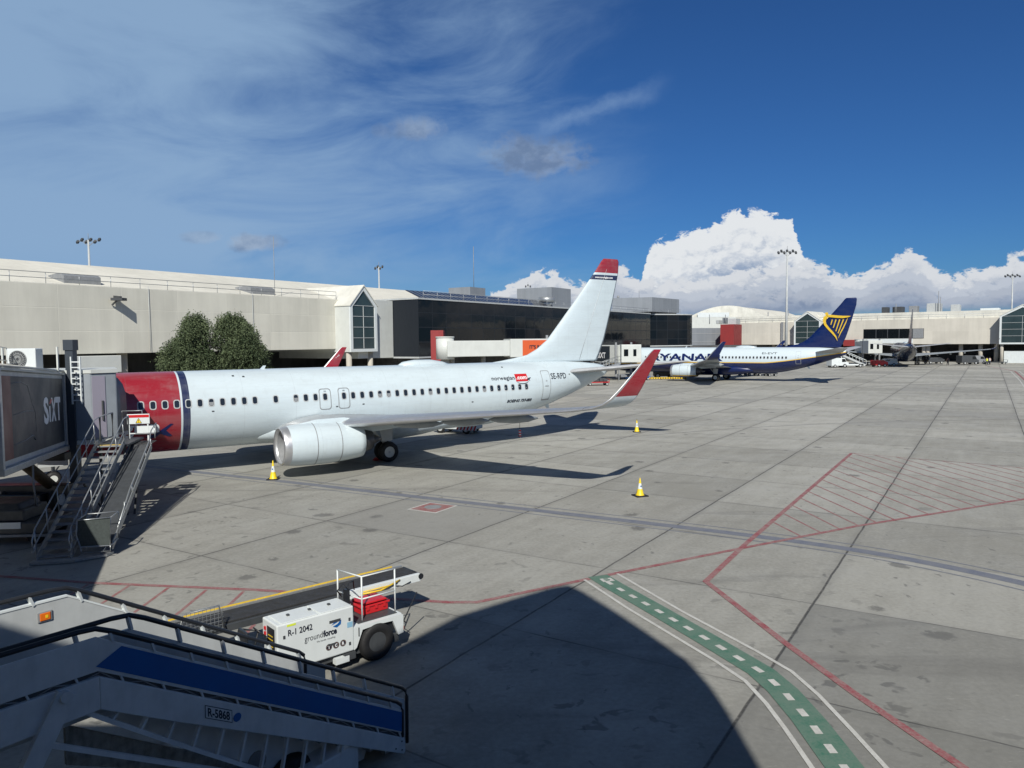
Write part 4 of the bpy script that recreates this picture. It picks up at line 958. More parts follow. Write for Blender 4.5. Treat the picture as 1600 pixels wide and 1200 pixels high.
# ================================================================ TREES
def leafmat():
    m = bpy.data.materials.new('feathery_foliage'); m.use_nodes = True; nt = m.node_tree; b = nt.nodes['Principled BSDF']
    P = S(nt, nt.nodes.new('ShaderNodeTexCoord').outputs['Object']); n = noise(nt, P, .7, 4, .6); n2 = noise(nt, P, 9., 2, .6)
    nt.links.new(mix(nt, (n*.6+n2*.5).ss(.38, .72), (.045, .068, .034), (.125, .155, .080)).k, b.inputs['Base Color']); b.inputs['Roughness'].default_value = .7
    b.inputs['Specular IOR Level'].default_value = .2; b.inputs['Subsurface Weight'].default_value = 0
    return m
M['leaf'] = leafmat(); M['bark'] = mat('rough_bark', (.09, .065, .045), .9, 0, .4, 3)
def tree(label, x, y, blobs, n, seed):
    rnd = random.Random(seed); t = thing('pepper_tree', label, 'tree', (x, y, 0), 0, 'trees below the pier wall')
    blobs = [(a*.88, c, e, g_*.92, h_) for a, c, e, g_, h_ in blobs]
    b = MB(); b.tube([(0, 0, 0), (.1, .05, 1.3), (-.05, 0, 2.6), (.15, 0, 4.)], .28, 9)
    for (cx, cy_, cz, r, _) in blobs: b.tube([(0, 0, 2.2), (cx*.4, cy_*.4, (2.2+cz)/2), (cx*.9, cy_*.9, cz)], .09, 6)
    b.build('trunk', 'bark', t)
    b = MB(); V_, F_ = [], []
    sub_ = []
    for (cx, cy_, cz, r, rz_) in blobs:
        sub_.append((cx, cy_, cz, r*.72, rz_*.72))
        for k in range(9):
            d = Vector((rnd.gauss(0, 1), rnd.gauss(0, 1), rnd.gauss(.25, .9))).normalized(); q = rnd.uniform(.38, .58)
            sub_.append((cx+d.x*r*.60, cy_+d.y*r*.60, cz+d.z*rz_*.62, r*q, rz_*q))
    blobs = sub_; tot = sum(q[3]**2 for q in blobs)
    for (cx, cy_, cz, r, rz_) in blobs:
        # each blob is made of small drooping sprays placed near its uneven surface
        for k in range(int(n*r*r/tot)):
            u = rnd.uniform(-1, 1); ph = rnd.uniform(0, 2*math.pi); q = math.sqrt(1-u*u); d = Vector((q*math.cos(ph), q*math.sin(ph), u))
            nn = mnoise.noise(d*2.1+Vector((cx, cy_, cz))*1.7+Vector((seed, 0, 0)))
            rad = rnd.uniform(.35, 1.)**.5*(1+.35*nn)
            if mnoise.noise(d*3.6+Vector((seed*3, cx, cz))) < -.22 and rnd.random() < .72: continue
            c = Vector((cx, cy_, cz))+Vector((d.x*r, d.y*r, d.z*rz_))*rad
            L = rnd.uniform(.35, .85); droop = Vector((d.x*.35+rnd.uniform(-.3, .3), d.y*.35+rnd.uniform(-.3, .3), -rnd.uniform(.35, 1.05))).normalized()
            for j in range(6):
                p = c+droop*L*j/5+Vector((rnd.gauss(0, .05), rnd.gauss(0, .05), rnd.gauss(0, .04))); a = Vector((rnd.gauss(0, 1), rnd.gauss(0, 1), rnd.gauss(-.5, .8))).normalized(); bb_ = a.cross(Vector((rnd.gauss(0, 1), rnd.gauss(0, 1), rnd.gauss(0, 1)))).normalized()
                l_, w_ = rnd.uniform(.07, .13), rnd.uniform(.025, .05); i0 = len(V_)
                V_ += [p-a*l_, p+bb_*w_, p+a*l_, p-bb_*w_]; F_.append((i0, i0+1, i0+2, i0+3))
    b.add(V_, F_); b.build('crown', 'leaf', t, fix=False)
def tx(px, Y): return (px-800)/FPX*Y
T1x, T2x, TY = tx(304, 62), tx(366, 63), 62
tree('bushy dark green tree, the left and smaller of two beside the pier wall', T1x, TY, [(0, 0, 7.2, 1.9, 1.9), (-1.0, -.2, 5.6, 1.9, 1.6), (-1.7, .2, 4.2, 1.3, 1.4), (.4, .3, 4.8, 1.9, 1.9), (.3, -.4, 7.9, 1.0, 1.0)], 7500, 3)
tree('bushy dark green tree, the right and larger of two beside the pier wall', T2x, TY+1.2, [(0, 0, 6.9, 1.9, 2.1), (-.6, .1, 8.0, 1.3, 1.2), (1.1, -.2, 6.2, 1.8, 2.0), (1.5, .3, 4.4, 1.6, 1.9), (-.3, -.3, 4.2, 1.9, 2.1), (.7, .2, 7.9, 1.1, 1.0)], 9500, 5)
# ================================================================ NEAR JET BRIDGE
JB = thing('jet_bridge', 'grey jet bridge with a dark advertising panel docked at the red nose, left edge', 'jet bridge', (-17.9, 29.9, 0))
JO = Vector((-17.9, 29.9, 0)); U = Vector((-.362, .932, 0)).normalized(); N_ = Vector((U.y, -U.x, 0))     # N_ points right
J = lambda d, n, z: -U*d+N_*n+Vector((0, 0, z+.055*d))     # d metres back from the outer end
def jprism(b, d0, d1, n0, n1, z0, z1):
    b.prism([J(d0, n0, z0), J(d0, n1, z0), J(d0, n1, z1), J(d0, n0, z1)], J(d1, 0, 0)-J(d0, 0, 0))
b = MB(); jprism(b, 0, 9.6, -2.9, 0, 2.55, 5.38); tn = b.build('outer_tunnel', 'palegrey', JB, bevel=.04)
b = MB(); jprism(b, 9.6, 31, -2.65, -.22, 2.75, 5.15); b.build('inner_tunnel', 'offwhite', JB)
b = MB(); jprism(b, .32, 8.15, .0, .03, 2.75, 5.22); pn = b.build('advert_panel', 'sixt', tn)
b = MB(); jprism(b, 8.15, 9.5, .0, .03, 2.75, 5.22); b.build('advert_panel_end', 'sixtred', tn)
b = MB(); jprism(b, -.02, 9.7, -.05, .14, 2.36, 2.56); jprism(b, -.02, .16, -.05, .10, 2.5, 5.4); jprism(b, 9.5, 9.7, -.05, .12, 2.5, 5.4); jprism(b, -.02, 9.7, -3., -2.85, 2.36, 2.56); b.build('tunnel_frame', 'galv', tn, bevel=.02)
b = MB(); jprism(b, -.1, 9.7, -3., .08, 5.38, 5.46); b.tube([J(-.1, .02, 5.52), J(9.7, .02, 5.52)], .05, 6); b.build('tunnel_roof', 'roofwhite', tn)
# letters: S i X T, the dot of the i orange
def jt(name, s_, size, d, z, m_, par, fit=None, bold=.03, xs=1., n=.035): return text(name, s_, size, J(d, n, z), U-Vector((0, 0, .055)), (0, 0, 1), m_, par, 0, bold, xs, fit)
lt = jt('advert_lettering', 'S', 1.25, 3.86, 3.62, 'text_white', pn, .80, .05)
b = MB()
def jq(b, d0, d1, z0, z1, sk=0., n=.036): b.add([J(d0, n, z0), J(d1, n, z0), J(d1-sk, n, z1), J(d0-sk, n, z1)], [(0, 1, 2, 3)])
jq(b, 2.98, 2.76, 3.62, 4.2); jq(b, 2.62, 2.38, 3.62, 4.5, .62); jq(b, 2.02, 1.80, 3.62, 4.5, -.58); jq(b, 1.42, 1.18, 3.62, 4.3); jq(b, 1.85, .92, 4.3, 4.52)
b.build('advert_lettering', 'text_white', pn, fix=False)
b = MB(); jq(b, 2.95, 2.66, 4.28, 4.44, .25, .037); b.build('advert_i_dot', 'redplastic', pn, fix=False)
# car outline printed on the panel: a few pale lines
b = MB()
for pts in ([(8.1, 5.0), (6.9, 5.05), (6.1, 4.95), (5.6, 4.4), (5.2, 4.1), (5.1, 3.7), (5.05, 3.4)], [(8., 4.05), (6.5, 4.12), (5.4, 4.1)], [(8., 3.15), (6.6, 3.2), (5.6, 3.3)], [(5.9, 3.32), (5.5, 3.3), (5.3, 3.12), (5.6, 3.25), (5.9, 3.32)]):
    b.tube([J(d, .032, z) for d, z in pts], .012, 4)
b.build('printed_car_outline', 'grey', pn)
W = lambda x, y, z: Vector((x, y, z))-JO
cabp = [(-17.85, 30.0), (-16.95, 30.15), (-16.32, 30.95), (-17.9, 33.7), (-20.3, 32.5), (-20.7, 29.6), (-19.5, 28.9)]
b = MB(); b.plan([(x-JO.x, y-JO.y) for x, y in cabp], 2.72, 5.42); cb = b.build('cab', mat('cab_blue_grey', (.27, .30, .33), .5, 0, .12, 1.5), JB, bevel=.05)
b = MB(); b.plan([((x+18.6)*1.03-18.6-JO.x, (y-31)*1.03+31-JO.y) for x, y in cabp], 5.42, 5.56); b.build('cab_roof', 'offwhite', cb); b = MB(); b.plan([((x+18.6)*1.02-18.6-JO.x, (y-31)*1.02+31-JO.y) for x, y in cabp], 2.55, 2.72); b.build('cab_floor', 'offwhite', cb)
b = MB(); p, q = Vector((-16.95, 30.15, 0)), Vector((-16.32, 30.95, 0)); u_ = (q-p).normalized(); n_ = Vector((u_.y, -u_.x, 0))
for a0, a1, z0, z1 in ((.05, .55, 2.8, 5.3), ):
    b.prism([W(*(p+u_*a0+n_*.03+Vector((0, 0, z0)))), W(*(p+u_*a1+n_*.03+Vector((0, 0, z0)))), W(*(p+u_*a1+n_*.03+Vector((0, 0, z1)))), W(*(p+u_*a0+n_*.03+Vector((0, 0, z1))))], -n_*.04)
b.build('cab_door', mat('dusty_violet_panel', (.30, .28, .34), .5), cb)
b = MB(); c_ = p+u_*.42+n_*.06
b.box(W(c_.x-.03, c_.y-.03, 3.5), W(c_.x+.03, c_.y+.03, 4.3)); b.build('door_slot', 'darkgrey', cb)
# bellows canopy against the fuselage
b = MB(); rings = []
for k, (c, ww) in enumerate((((-18.0, 33.4), 0), ((-17.75, 33.85), 0), ((-17.85, 34.05), 0), ((-17.8, 34.5), 0))):
    x, y = c; du = Vector((-.87, -.49, 0)); e = .06*(k % 2)
    pr = []
    for i in range(14):
        t = math.pi*i/13; pr.append(Vector((x, y, 0))+du*(1.35-math.cos(t)*(1.35+e))+Vector((0, 0, 2.6+(2.75+e)*max(0,math.sin(t))**.35)))
    rings.append([W(*p) for p in pr])
b.loft(rings, cap=True); b.build('canopy', 'grey', cb)
# ladder and rooftop unit
b = MB()
for x in (-17.58, -17.22): b.beam(W(x, 29.95, 4.2), W(x, 29.95, 6.1), .05)
for i in range(8): b.beam(W(-17.58, 29.95, 4.35+i*.22), W(-17.22, 29.95, 4.35+i*.22), .045)
b.build('ladder', 'white', cb)
b = MB(); o_ = J(.8, -1.1, 5.46); b.box(o_+Vector((-.55, -.22, .12)), o_+Vector((.55, .25, .95))); b.box(o_+Vector((-.45, -.2, 0)), o_+Vector((-.35, .2, .12))); b.box(o_+Vector((.35, -.2, 0)), o_+Vector((.45, .2, .12))); ac_ = b.build('air_conditioner', 'white', JB, bevel=.03)
b = MB(); b.cyl(o_+Vector((-.12, -.225, .54)), o_+Vector((-.12, -.235, .54)), .33, n=24); fg = b.build('fan_opening', 'darkgrey', ac_)
b = MB()
for i in range(24):
    t = 2*math.pi*i/24; b.beam(o_+Vector((-.12+.06*math.cos(t), -.25, .54+.06*math.sin(t))), o_+Vector((-.12+.33*math.cos(t), -.25, .54+.33*math.sin(t))), .008)
for r_ in (.12, .22, .33): b.tube([o_+Vector((-.12+r_*math.cos(2*math.pi*i/20), -.25, .54+r_*math.sin(2*math.pi*i/20))) for i in range(21)], .007, 4)
b.build('fan_grille', 'palegrey', fg)
for dx_ in (-.85, 1.25): 
    b = MB(); b.beam(o_+Vector((dx_, 0, 0)), o_+Vector((dx_, 0, 1.0)), .06); b.build('roof_post', 'offwhite', JB)
railing('roof_railing', [J(1.2, -1.6, 5.46), J(9.4, -1.6, 5.46)], .95, 1.5, JB, 'offwhite', .02)
b = MB(); b.box(J(3.2, -2.2, 5.46), J(3.2, -2.2, 5.46)+Vector((.5, .4, .4))); b.box(J(4.6, -.9, 5.46), J(4.6, -.9, 5.46)+Vector((.25, .3, .25))); b.build('roof_cabinet', 'darkgrey', JB)
# lift columns, bogie
for n0 in (.24, -3.14):
    b = MB(); c = J(0, n0, 0)+Vector((0, .15, 0)); b.box((c.x-.16, c.y-.16, .9), (c.x+.16, c.y+.16, 6.55)); b.box((c.x-.2, c.y-.2, 6.35), (c.x+.2, c.y+.2, 6.78)); b.build('lift_column', mat('column_dark_blue_grey', (.045, .055, .068), .45), JB, bevel=.015)
b = MB(); c = J(0, -1.45, 0); b.box((c.x-1.75, c.y-.25, 2.05), (c.x+1.75, c.y+.2, 2.36)); b.box((c.x-1.8, c.y-.3, .75), (c.x+1.8, c.y+.25, 1.1)); b.box((c.x-1.1, c.y-.7, .35), (c.x+1.0, c.y+.6, .8)); bg_ = b.build('bogie_frame', 'blackmetal', JB, bevel=.03)
for xx in (-.95, .95):
    for yy in (-.35, .35):
        b = MB(); b.lathe([(-.16, .25), (-.17, .42), (0, .5), (.17, .42), (.16, .25)], (c.x+xx+yy*.9, c.y, .5), 'x', 22); w_ = b.build('wheel', 'black', bg_)
        b = MB(); b.lathe([(-.14, .26), (-.1, .1), (.1, .1), (.14, .26)], (c.x+xx+yy*.9, c.y, .5), 'x', 16, cap=True); b.build('rim', 'palegrey', w_)
b = MB(); b.cyl(J(2.2, -1.2, 2.3), (c.x+1.1, c.y+.1, .9), .2, n=12); b.build('brace', 'brown', JB)
b = MB(); b.tube([J(5.2, -.1, 2.3), J(5.25, -.1, 1.7), J(5.0, -.1, .9), J(4.4, -.05, .62), J(3.5, -.1, .6)], .03, 6); b.build('hanging_cable', 'grey', JB)

# ================================================================ GROUND SERVICE CART under the bridge
G = thing('service_cart', 'dark low ground service cart with a white label on the apron under the jet bridge', 'cart', (-16.6, 25.2, 0), R(3))
b = MB(); b.box((-1.6, -.8, .35), (1.2, .8, .75)); b.box((-1.5, -.7, .75), (.4, .7, 1.15)); b.prism([(-1.5, -.7, 1.15), (.3, -.7, 1.15), (.1, -.5, 1.32), (-1.4, -.5, 1.32)], (0, 1.2, 0)); b.build('body', 'darkgrey', G, bevel=.05)
b = MB(); b.box((-.85, -.83, .55), (.35, -.80, .76)); b.build('label_plate', 'white', G)
b = MB(); b.box((-1.75, -.86, .28), (1.3, -.80, .36)); b.build('bumper', 'grey', G)
for xx in (-1.1, .75):
    for yy in (-.7, .7):
        b = MB(); b.lathe([(-.08, .14), (-.09, .25), (0, .3), (.09, .25), (.08, .14)], (xx, yy, .3), 'y', 18, cap=True); b.build('wheel', 'black', G)

# ================================================================ BRIDGE SERVICE STAIRS with baggage chute
SV = thing('service_stairs', 'steep grey metal service stairs with handrails leading up to the jet bridge cab', 'stairs', (-14.4, 22.3, 0), R(12.68))
H_, L_ = 2.75, 6.15; sl_ = H_/L_
def sp(x, y, dz=0.): return Vector((x, y, y*sl_+dz))
b = MB()
n = 17
for i in range(1, n+1):
    y = L_*i/n-.1; z = H_*i/n; b.box((.03, y-.16, z-.035), (.93, y+.16, z))
b.build('treads', 'grey', SV)
for x in (0., .93):
    b = MB(); b.prism([sp(x, 0, .02), sp(x, 0, .24), sp(x, L_, .24), sp(x, L_, .0)], (.04, 0, 0)); b.build('stringer', 'galv', SV)
for x in (-.02, .98):
    for hh, nm in ((1.0, 'handrail'), (.52, 'midrail')):
        b = MB(); b.tube([sp(x, -.12, .45 if nm == 'handrail' else .4), sp(x, -.18, .8 if nm == 'handrail' else .45), sp(x, .1, hh+.02), sp(x, L_*.5, hh+.04), sp(x, L_-.1, hh+.04)]+([Vector((x, L_+.5, H_+hh+.05)), Vector((x, L_+.55, H_+.1))] if nm == 'handrail' else []), .020, 7); b.build(nm, 'galv', SV)
    b = MB()
    for i in range(7):
        y = .15+i*(L_-.3)/6; b = MB(); b.tube([sp(x, y, .12), sp(x, y-.12, 1.02)], .018, 6); b.build('rail_post', 'galv', SV)
b = MB(); b.box((-.1, L_, H_-.08), (1.05, L_+2.4, H_)); b.build('landing', 'darkgrey', SV)
b = MB(); b.box((.0, L_-.02, H_), (.95, L_+.06, H_+.012)); b.build('step_nosing', 'yellow', SV)
b = MB(); b.box((-.1, -.25, .02), (1.15, .1, .10)); b.prism([(1.1, -.2, .02), (1.9, .2, .02), (2.0, .55, .02), (1.1, .55, .02)], (0, 0, .07)); b.build('base_plate', 'galv', SV)
b = MB(); 
for x in (.05, .9): b.beam((x, L_+.2, 0), (x, L_+.2, H_), .09); b.beam((x, L_+.2, .3), (x, L_-1.8, 1.6), .06)
b.build('support_leg', 'darkgrey', SV)
b = MB(); b.tube([(-.05, L_+.6, H_+1.05), (-.05, L_+.6, H_+.1), (-.05, L_+2.2, H_+.1), (-.05, L_+2.2, H_+1.05), (-.05, L_+.6, H_+1.05)], .025, 6); b.tube([(.3, L_+2.3, H_+.55), (.3, L_+2.3, H_+1.1), (1.05, L_+2.3, H_+1.1), (1.05, L_+2.3, H_+.55)], .025, 6); b.build('landing_rail', 'galv', SV)
# chute
CH = thing('baggage_chute', 'dark sliding baggage chute with white side rails beside the service stairs', 'chute', (-14.4, 22.3, 0), R(12.68))
def cp(x, y, dz=0.): return Vector((x-.30*(y-.6)/6.9, y, .38+(y-.6)*2.42/6.9+dz))
b = MB(); b.add([cp(1.2, .6), cp(1.95, .6), cp(1.9, 7.0), cp(1.25, 7.0)], [(0, 1, 2, 3)]); b.add([cp(1.2, .6, -.08), cp(1.95, .6, -.08), cp(1.9, 7.0, -.08), cp(1.25, 7.0, -.08)], [(3, 2, 1, 0)]); b.build('slide', 'darkgrey', CH)
b = MB(); e0 = cp(1.2, 7.); e1 = cp(1.95, 7.); b.add([e0, e1, e1+Vector((0, 1.1, .02)), e0+Vector((0, 1.1, .02))], [(0, 1, 2, 3)]); b.build('top_bed', 'belt', CH)
for x, nm in ((1.18, 0), (1.97, 1)):
    b = MB(); b.prism([cp(x, .5, -.18), cp(x, .5, .06), cp(x, 7.0, .06), cp(x, 7., -.18)], (.03, 0, 0)); b.build('side_panel', 'grey' if not nm else 'galv', CH)
b = MB(); x = 1.99; b.tube([cp(x, 1.2, .1), cp(x, 3, .35), cp(x, 6.5, .35), cp(x, 7, .55), cp(x, 8.0, .38+.0), cp(x, 8.0, .0)], .024, 6); 
for y in (2.2, 3.4, 4.6, 5.8, 6.8, 7.7): b.cyl(cp(x, y, -.1), cp(x, y, .38), .02, n=6)
b.build('side_rail', 'galv', CH)
b = MB()
for y in (7.05, 8.05): b.tube([cp(1.2, y, -.05), cp(1.96, y, -.05)], .035, 6)
b.build('end_rollers', 'grey', CH); b = MB(); b.box(cp(1.25, 8.1, -.1), cp(1.95, 8.14, .22)); b.build('end_board', 'white', CH)
b = MB(); 
for x in (1.3, 1.6): b.beam(cp(x, 6.8, -.1), (x-.45, 6.4, 0), .07)
b.build('support_leg', 'darkgrey', CH)
# cage at the foot
b = MB()
for y in (.15, 1.0):
    b.tube([(1.12, y, 1.22), (1.08, y, .75), (1.18, y, .38), (2.02, y, .38), (2.06, y, 1.25), (1.12, y, 1.22)], .02, 6)
for x, z in ((1.12, 1.22), (2.06, 1.25), (1.18, .38), (2.02, .38)): b.tube([(x, .15, z), (x, 1.0, z)], .02, 6)
b.tube([(1.2, .15, .22), (1.18, .15, .38)], .02, 5); b.tube([(1.2, .15, .2), (2.02, .15, .2), (2.02, .15, .38)], .02, 5); b.tube([(1.85, .5, .38), (1.7, .3, .08)], .03, 5)
b.build('cage_frame', 'galv', CH)
b = MB(); P0 = [(1.14, 1.21), (1.10, .75), (1.2, .40)]
for (xa, za), (xb, zb) in zip(P0, P0[1:]): b.add([(xa, .17, za), (xb, .17, zb), (xb, .98, zb), (xa, .98, za)], [(0, 1, 2, 3)])
b.add([(1.14, .16, 1.21), (1.10, .16, .75), (1.2, .16, .40), (2.0, .16, .40), (2.04, .16, 1.23)], [(0, 1, 2, 3, 4)]); b.build('cage_net', mat('dark_green_netting', (.05, .062, .06), .8, 0, .2, 12), CH)
# sign
SG = thing('warning_board', 'small white warning board with a red band and a yellow triangle atop the stairs', 'sign', (-15.2, 30.4, 0), R(14))
b = MB(); b.box((-.42, -.02, 3.34), (.42, .02, 3.74)); bd = b.build('board', 'white', SG, bevel=.008)
b = MB(); b.box((-.38, -.026, 3.60), (.40, -.021, 3.71)); b.build('red_band', 'redplastic', bd)
b = MB(); b.prism([(-.10, -.024, 3.38), (.12, -.024, 3.38), (.01, -.024, 3.57)], (0, -.004, 0)); tr = b.build('triangle', 'coneyellow', bd)
b = MB(); b.box((0, -.034, 3.44), (.02, -.030, 3.51)); b.box((0, -.034, 3.40), (.02, -.030, 3.42)); 
for p, q in (((-.10, 3.38), (.12, 3.38)), ((.12, 3.38), (.01, 3.57)), ((.01, 3.57), (-.10, 3.38))): b.beam((p[0], -.031, p[1]), (q[0], -.031, q[1]), .008, .014)
b.build('triangle_symbol', 'text_dark', tr)
b = MB()
for x in (-.36, .34): b.beam((x, .03, 2.6), (x, .03, 3.72), .05)
b.beam((-.36, .03, 2.95), (.34, .03, 2.95), .04); b.build('posts', 'white', SG)

# ================================================================ PASSENGER STAIRS (foreground)
PSO = Vector((-2.42, 12.35, 0)); PS = thing('passenger_stairs', 'white and blue mobile passenger stairs in shade across the lower left corner', 'passenger stairs', PSO, math.atan2(-.797, -.605))
K = .5862; XB = 4.33; XO = 4.76
def bend(y): return XO if y > .85 else XB
def q_(x, y, z): return Vector((x, y, z+K*min(x, bend(y))))
XE = 8.2
def side(b, y, th_, z0, z1, xa=0., xb=XE):
    XB = bend(y)
    P = [q_(xa, y, z0)]+([q_(XB, y, z0)] if xa < XB < xb else [])+[q_(xb, y, z0), q_(xb, y, z1)]+([q_(XB, y, z1)] if xa < XB < xb else [])+[q_(xa, y, z1)]
    b.prism(P, (0, th_, 0))
def rail(name, y, z, x0=-.02, drop=.7, r=.030, par=PS):
    XB = bend(y)
    b = MB(); P = []
    if drop: P += [q_(x0-.03, y, z-drop), q_(x0-.04, y, z-.12), q_(x0-.01, y, z-.03), q_(x0+.08, y, z)]
    else: P += [q_(x0, y, z)]
    P += [q_(XB-.18, y, z), Vector((XB, y, z+K*(XB-.03))), Vector((XB+.2, y, z+K*XB)), q_(XE, y, z)]
    b.tube(P, r, 8); return b.build(name, 'blackmetal', par)
sh_ = M['stairwhite']
# near side: outer panel, blue band, rails
b = MB(); side(b, .93, .03, .25, .63, .22, XE); op = b.build('outer_panel', sh_, PS, bevel=.006)
b = MB(); b.prism([q_(.22, .962, .275), q_(.22, .962, .59), q_(4.50, .962, .60), q_(4.78, .962, .31)], (0, .004, 0)); b.build('blue_band', 'blue', op)
rail('outer_handrail', .95, .74, .25, .55)
rail('inner_handrail', .80, .98, .0, .9)
rail('far_handrail', -.82, .98, .75, .55)
b = MB(); side(b, .76, .03, .05, .80); b.build('inner_panel', sh_, PS)
for i in range(9):
    x = .25+i*.58
    b = MB(); b.beam(q_(x, .79, .80), q_(x+.04, .80, .97), .05, .03); b.build('rail_bracket', sh_, PS)
for i in range(10):
    x = .45+i*.46
    b = MB(); b.beam(q_(x, .95, .625), q_(x+.03, .95, .73), .045, .025); b.build('rail_bracket', sh_, PS)
for i in range(12):
    x = .8+i*.56
    b = MB(); b.beam(q_(x, -.835, .84), q_(x+.05, -.825, .97), .06, .03); b.build('rail_bracket', 'white', PS)
# far side
b = MB(); side(b, -.85, .03, .0, .85, .3, XE); fpn = b.build('far_panel', 'palegrey', PS)
b = MB(); side(b, -.86, .05, .85, .875, .3, XE); b.build('panel_cap', 'white', fpn)
b = MB(); c = q_(4.60, -.82, .68)
b.box(c+Vector((-.085, 0, -.07)), c+Vector((.085, .02, .06))); lm = b.build('side_lamp', 'grey', PS, bevel=.012)
b = MB(); b.box(c+Vector((-.06, .018, -.05)), c+Vector((.06, .03, .045))); b.build('amber_lens', 'amber', lm, bevel=.01)
b = MB(); b.box(c+Vector((-.03, .028, -.02)), c+Vector((-.0, .034, .015))); b.build('lens_reflector', 'coneyellow', lm)
# treads and platform
b = MB()
for i in range(14):
    x = .12+i*.315; b.box((x, -.8, K*x-.02), (x+.3, .76, K*x+.015)); b.box((x+.29, -.8, K*x), (x+.30, .76, K*x+.18))
b.build('treads', 'galv', PS)
b = MB(); b.box((XB, -.82, K*XB-.07), (XE, .76, K*XB-.02)); b.build('platform', 'palegrey', PS)
b = MB(); b.box((5.6, -.80, K*XB-.018), (7.0, -.3, K*XB+.04)); b.box((6.1, -.2, K*XB-.018), (8.1, .7, K*XB+.02)); b.build('platform_plate', 'white', PS)
# slotted gap and lower beam
b = MB(); side(b, .92, .02, .16, .26, .22, XE); b.build('slot_backing', 'darkgrey', PS)
b = MB(); bb = MB()
for i in range(14):
    x = .26+i*.47; b = MB(); b.beam(q_(x, .945, .18), q_(x+.03, .945, .255), .05, .02); sb_ = b.build('slot_bracket', sh_, PS)
    b = MB(); b.tube([q_(x+.06, .942, .19), q_(x+.24, .942, .245), q_(x+.42, .942, .19)], .008, 4); b.build('slot_linkage', 'grey', sb_)
b = MB(); b.prism([q_(.22, .90, -.08), q_(.19, .90, -.02), q_(.19, .90, .15), q_(.23, .90, .18), q_(XO, .90, .20), q_(XO, .90, -.17), q_(3.9, .90, -.17)], (0, .09, 0)); lb = b.build('lower_beam', sh_, PS, bevel=.01)
b = MB(); b.prism([q_(XO, .90, -.17), q_(XO, .90, .20), q_(XE, .90, .20), q_(XE, .90, -.22)], (0, .09, 0)); b.build('platform_beam', sh_, PS, bevel=.01)
b = MB()
for x, z in ((.27, -.02), (.27, .12), (.4, -.02)): b.cyl(q_(x, .99, z), q_(x, 1.0, z), .012, n=8)
b.build('bolts', 'darkgrey', lb)
# number plate R-5868
e1 = (Vector((-1, 0, -K))).normalized(); e3 = Vector((0, 0, 1))
pc = q_(3.55, .993, -.05)
def plq(b, a0, a1, z0, z1, o): b.add([pc+e1*a0+e3*z0+Vector((0, o, 0)), pc+e1*a1+e3*z0+Vector((0, o, 0)), pc+e1*a1+e3*z1+Vector((0, o, 0)), pc+e1*a0+e3*z1+Vector((0, o, 0))], [(0, 1, 2, 3)])
b = MB(); plq(b, -.01, .41, -.01, .155, .001); np_ = b.build('number_plate', 'text_dark', lb)
b = MB(); plq(b, .0, .40, .0, .145, .003); b.build('plate_face', sh_, np_)
text('plate_lettering', 'R-5868', .15, pc+e1*.03+e3*.022, e1, e3, 'text_dark', np_, .0, .004, 1., .34, (0, .005, 0))
b = MB(); c = pc+e1*.49+e3*.075; b.cyl(c, c+Vector((0, .004, 0)), .055, n=20); b.build('blue_dot', 'blue', lb)
# lattice under the beam
def lz(x): return .02+.74*x if x < 3.6 else .02+.74*3.6+(x-3.6)*.45
CP = [(1.2, .12), (1.8, .30), (2.5, .76), (3.54, 1.56), (4.04, 1.95), (4.88, 2.62)]
b = MB(); [b.beam((p[0], .92, p[1]), (q[0], .92, q[1]), .06, .05) for p, q in zip(CP, CP[1:])]; b.build('lower_chord', sh_, PS)
def chz(x):
    P = CP
    for (a, c), (d, e) in zip(P, P[1:]):
        if x <= d: return c+(x-a)*(e-c)/(d-a)
    return P[-1][1]
for i in range(11):
    x = 1.45+i*.31
    b = MB(); b.beam(q_(x-.04, .93, -.10), (x+.08, .92, chz(x+.08)), .055, .03, (1, 0, 0)); b.build('rib', sh_, PS)
b = MB(); b.prism([(.6, .55, .3), (4.7, .55, 2.7), (4.7, .55, 2.45), (3.5, .55, 1.50), (1.6, .55, .1), (.7, .55, .05)], (0, .03, 0)); b.build('inner_plate', sh_, PS)
b = MB(); b.beam((5.10, 1.0, 2.95), (6.35, 1.0, .7), .20, .08, (0, 1, 0)); b.cyl((5.12, .94, 2.92), (5.12, 1.07, 2.92), .06, n=14); b.build('lift_strut', sh_, PS)
b = MB(); b.beam((5.3, .98, 2.47), (2.4, .95, .66), .07, .05); b.build('tie_bar', sh_, PS)
b = MB(); b.box((.95, -.8, .32), (6.6, .75, .52)); b.build('chassis', 'darkgrey', PS, bevel=.02)
b = MB(); b.box((1.12, .25, .2), (1.45, .95, .62)); b.prism([(1.45, .25, .2), (2.1, .25, .2), (2.1, .25, .60), (1.45, .25, .62)], (0, .7, 0)); b.build('step_box', sh_, PS, bevel=.02)
b = MB(); b.box((1.9, -.7, .5), (3.6, .5, .95)); b.cyl((2.1, .3, 1.), (3.4, .2, 1.25), .09, n=10); b.cyl((2.6, .5, .9), (2.6, .62, .9), .14, n=14); b.cyl((2.9, .5, .85), (2.9, .62, .85), .08, n=12); b.build('hydraulics', 'grey', PS, bevel=.02)
b = MB(); b.prism([(5.0, .62, 2.45), (3.0, .62, 1.12), (3.2, .62, 1.05), (5.0, .62, 2.0)], (0, .05, 0)); b.build('dusty_guard', mat('dusty_panel', (.33, .31, .27), .9, 0, .5, 6), PS)
b = MB(); b.box((5.9, -.85, .45), (8.1, .9, 2.0)); tk = b.build('truck_body', sh_, PS, bevel=.04)
b = MB(); b.box((6.0, .9, 1.0), (8.0, .912, 1.75)); b.build('blue_panel', mat('light_blue_paint', (.03, .17, .36), .4), tk)
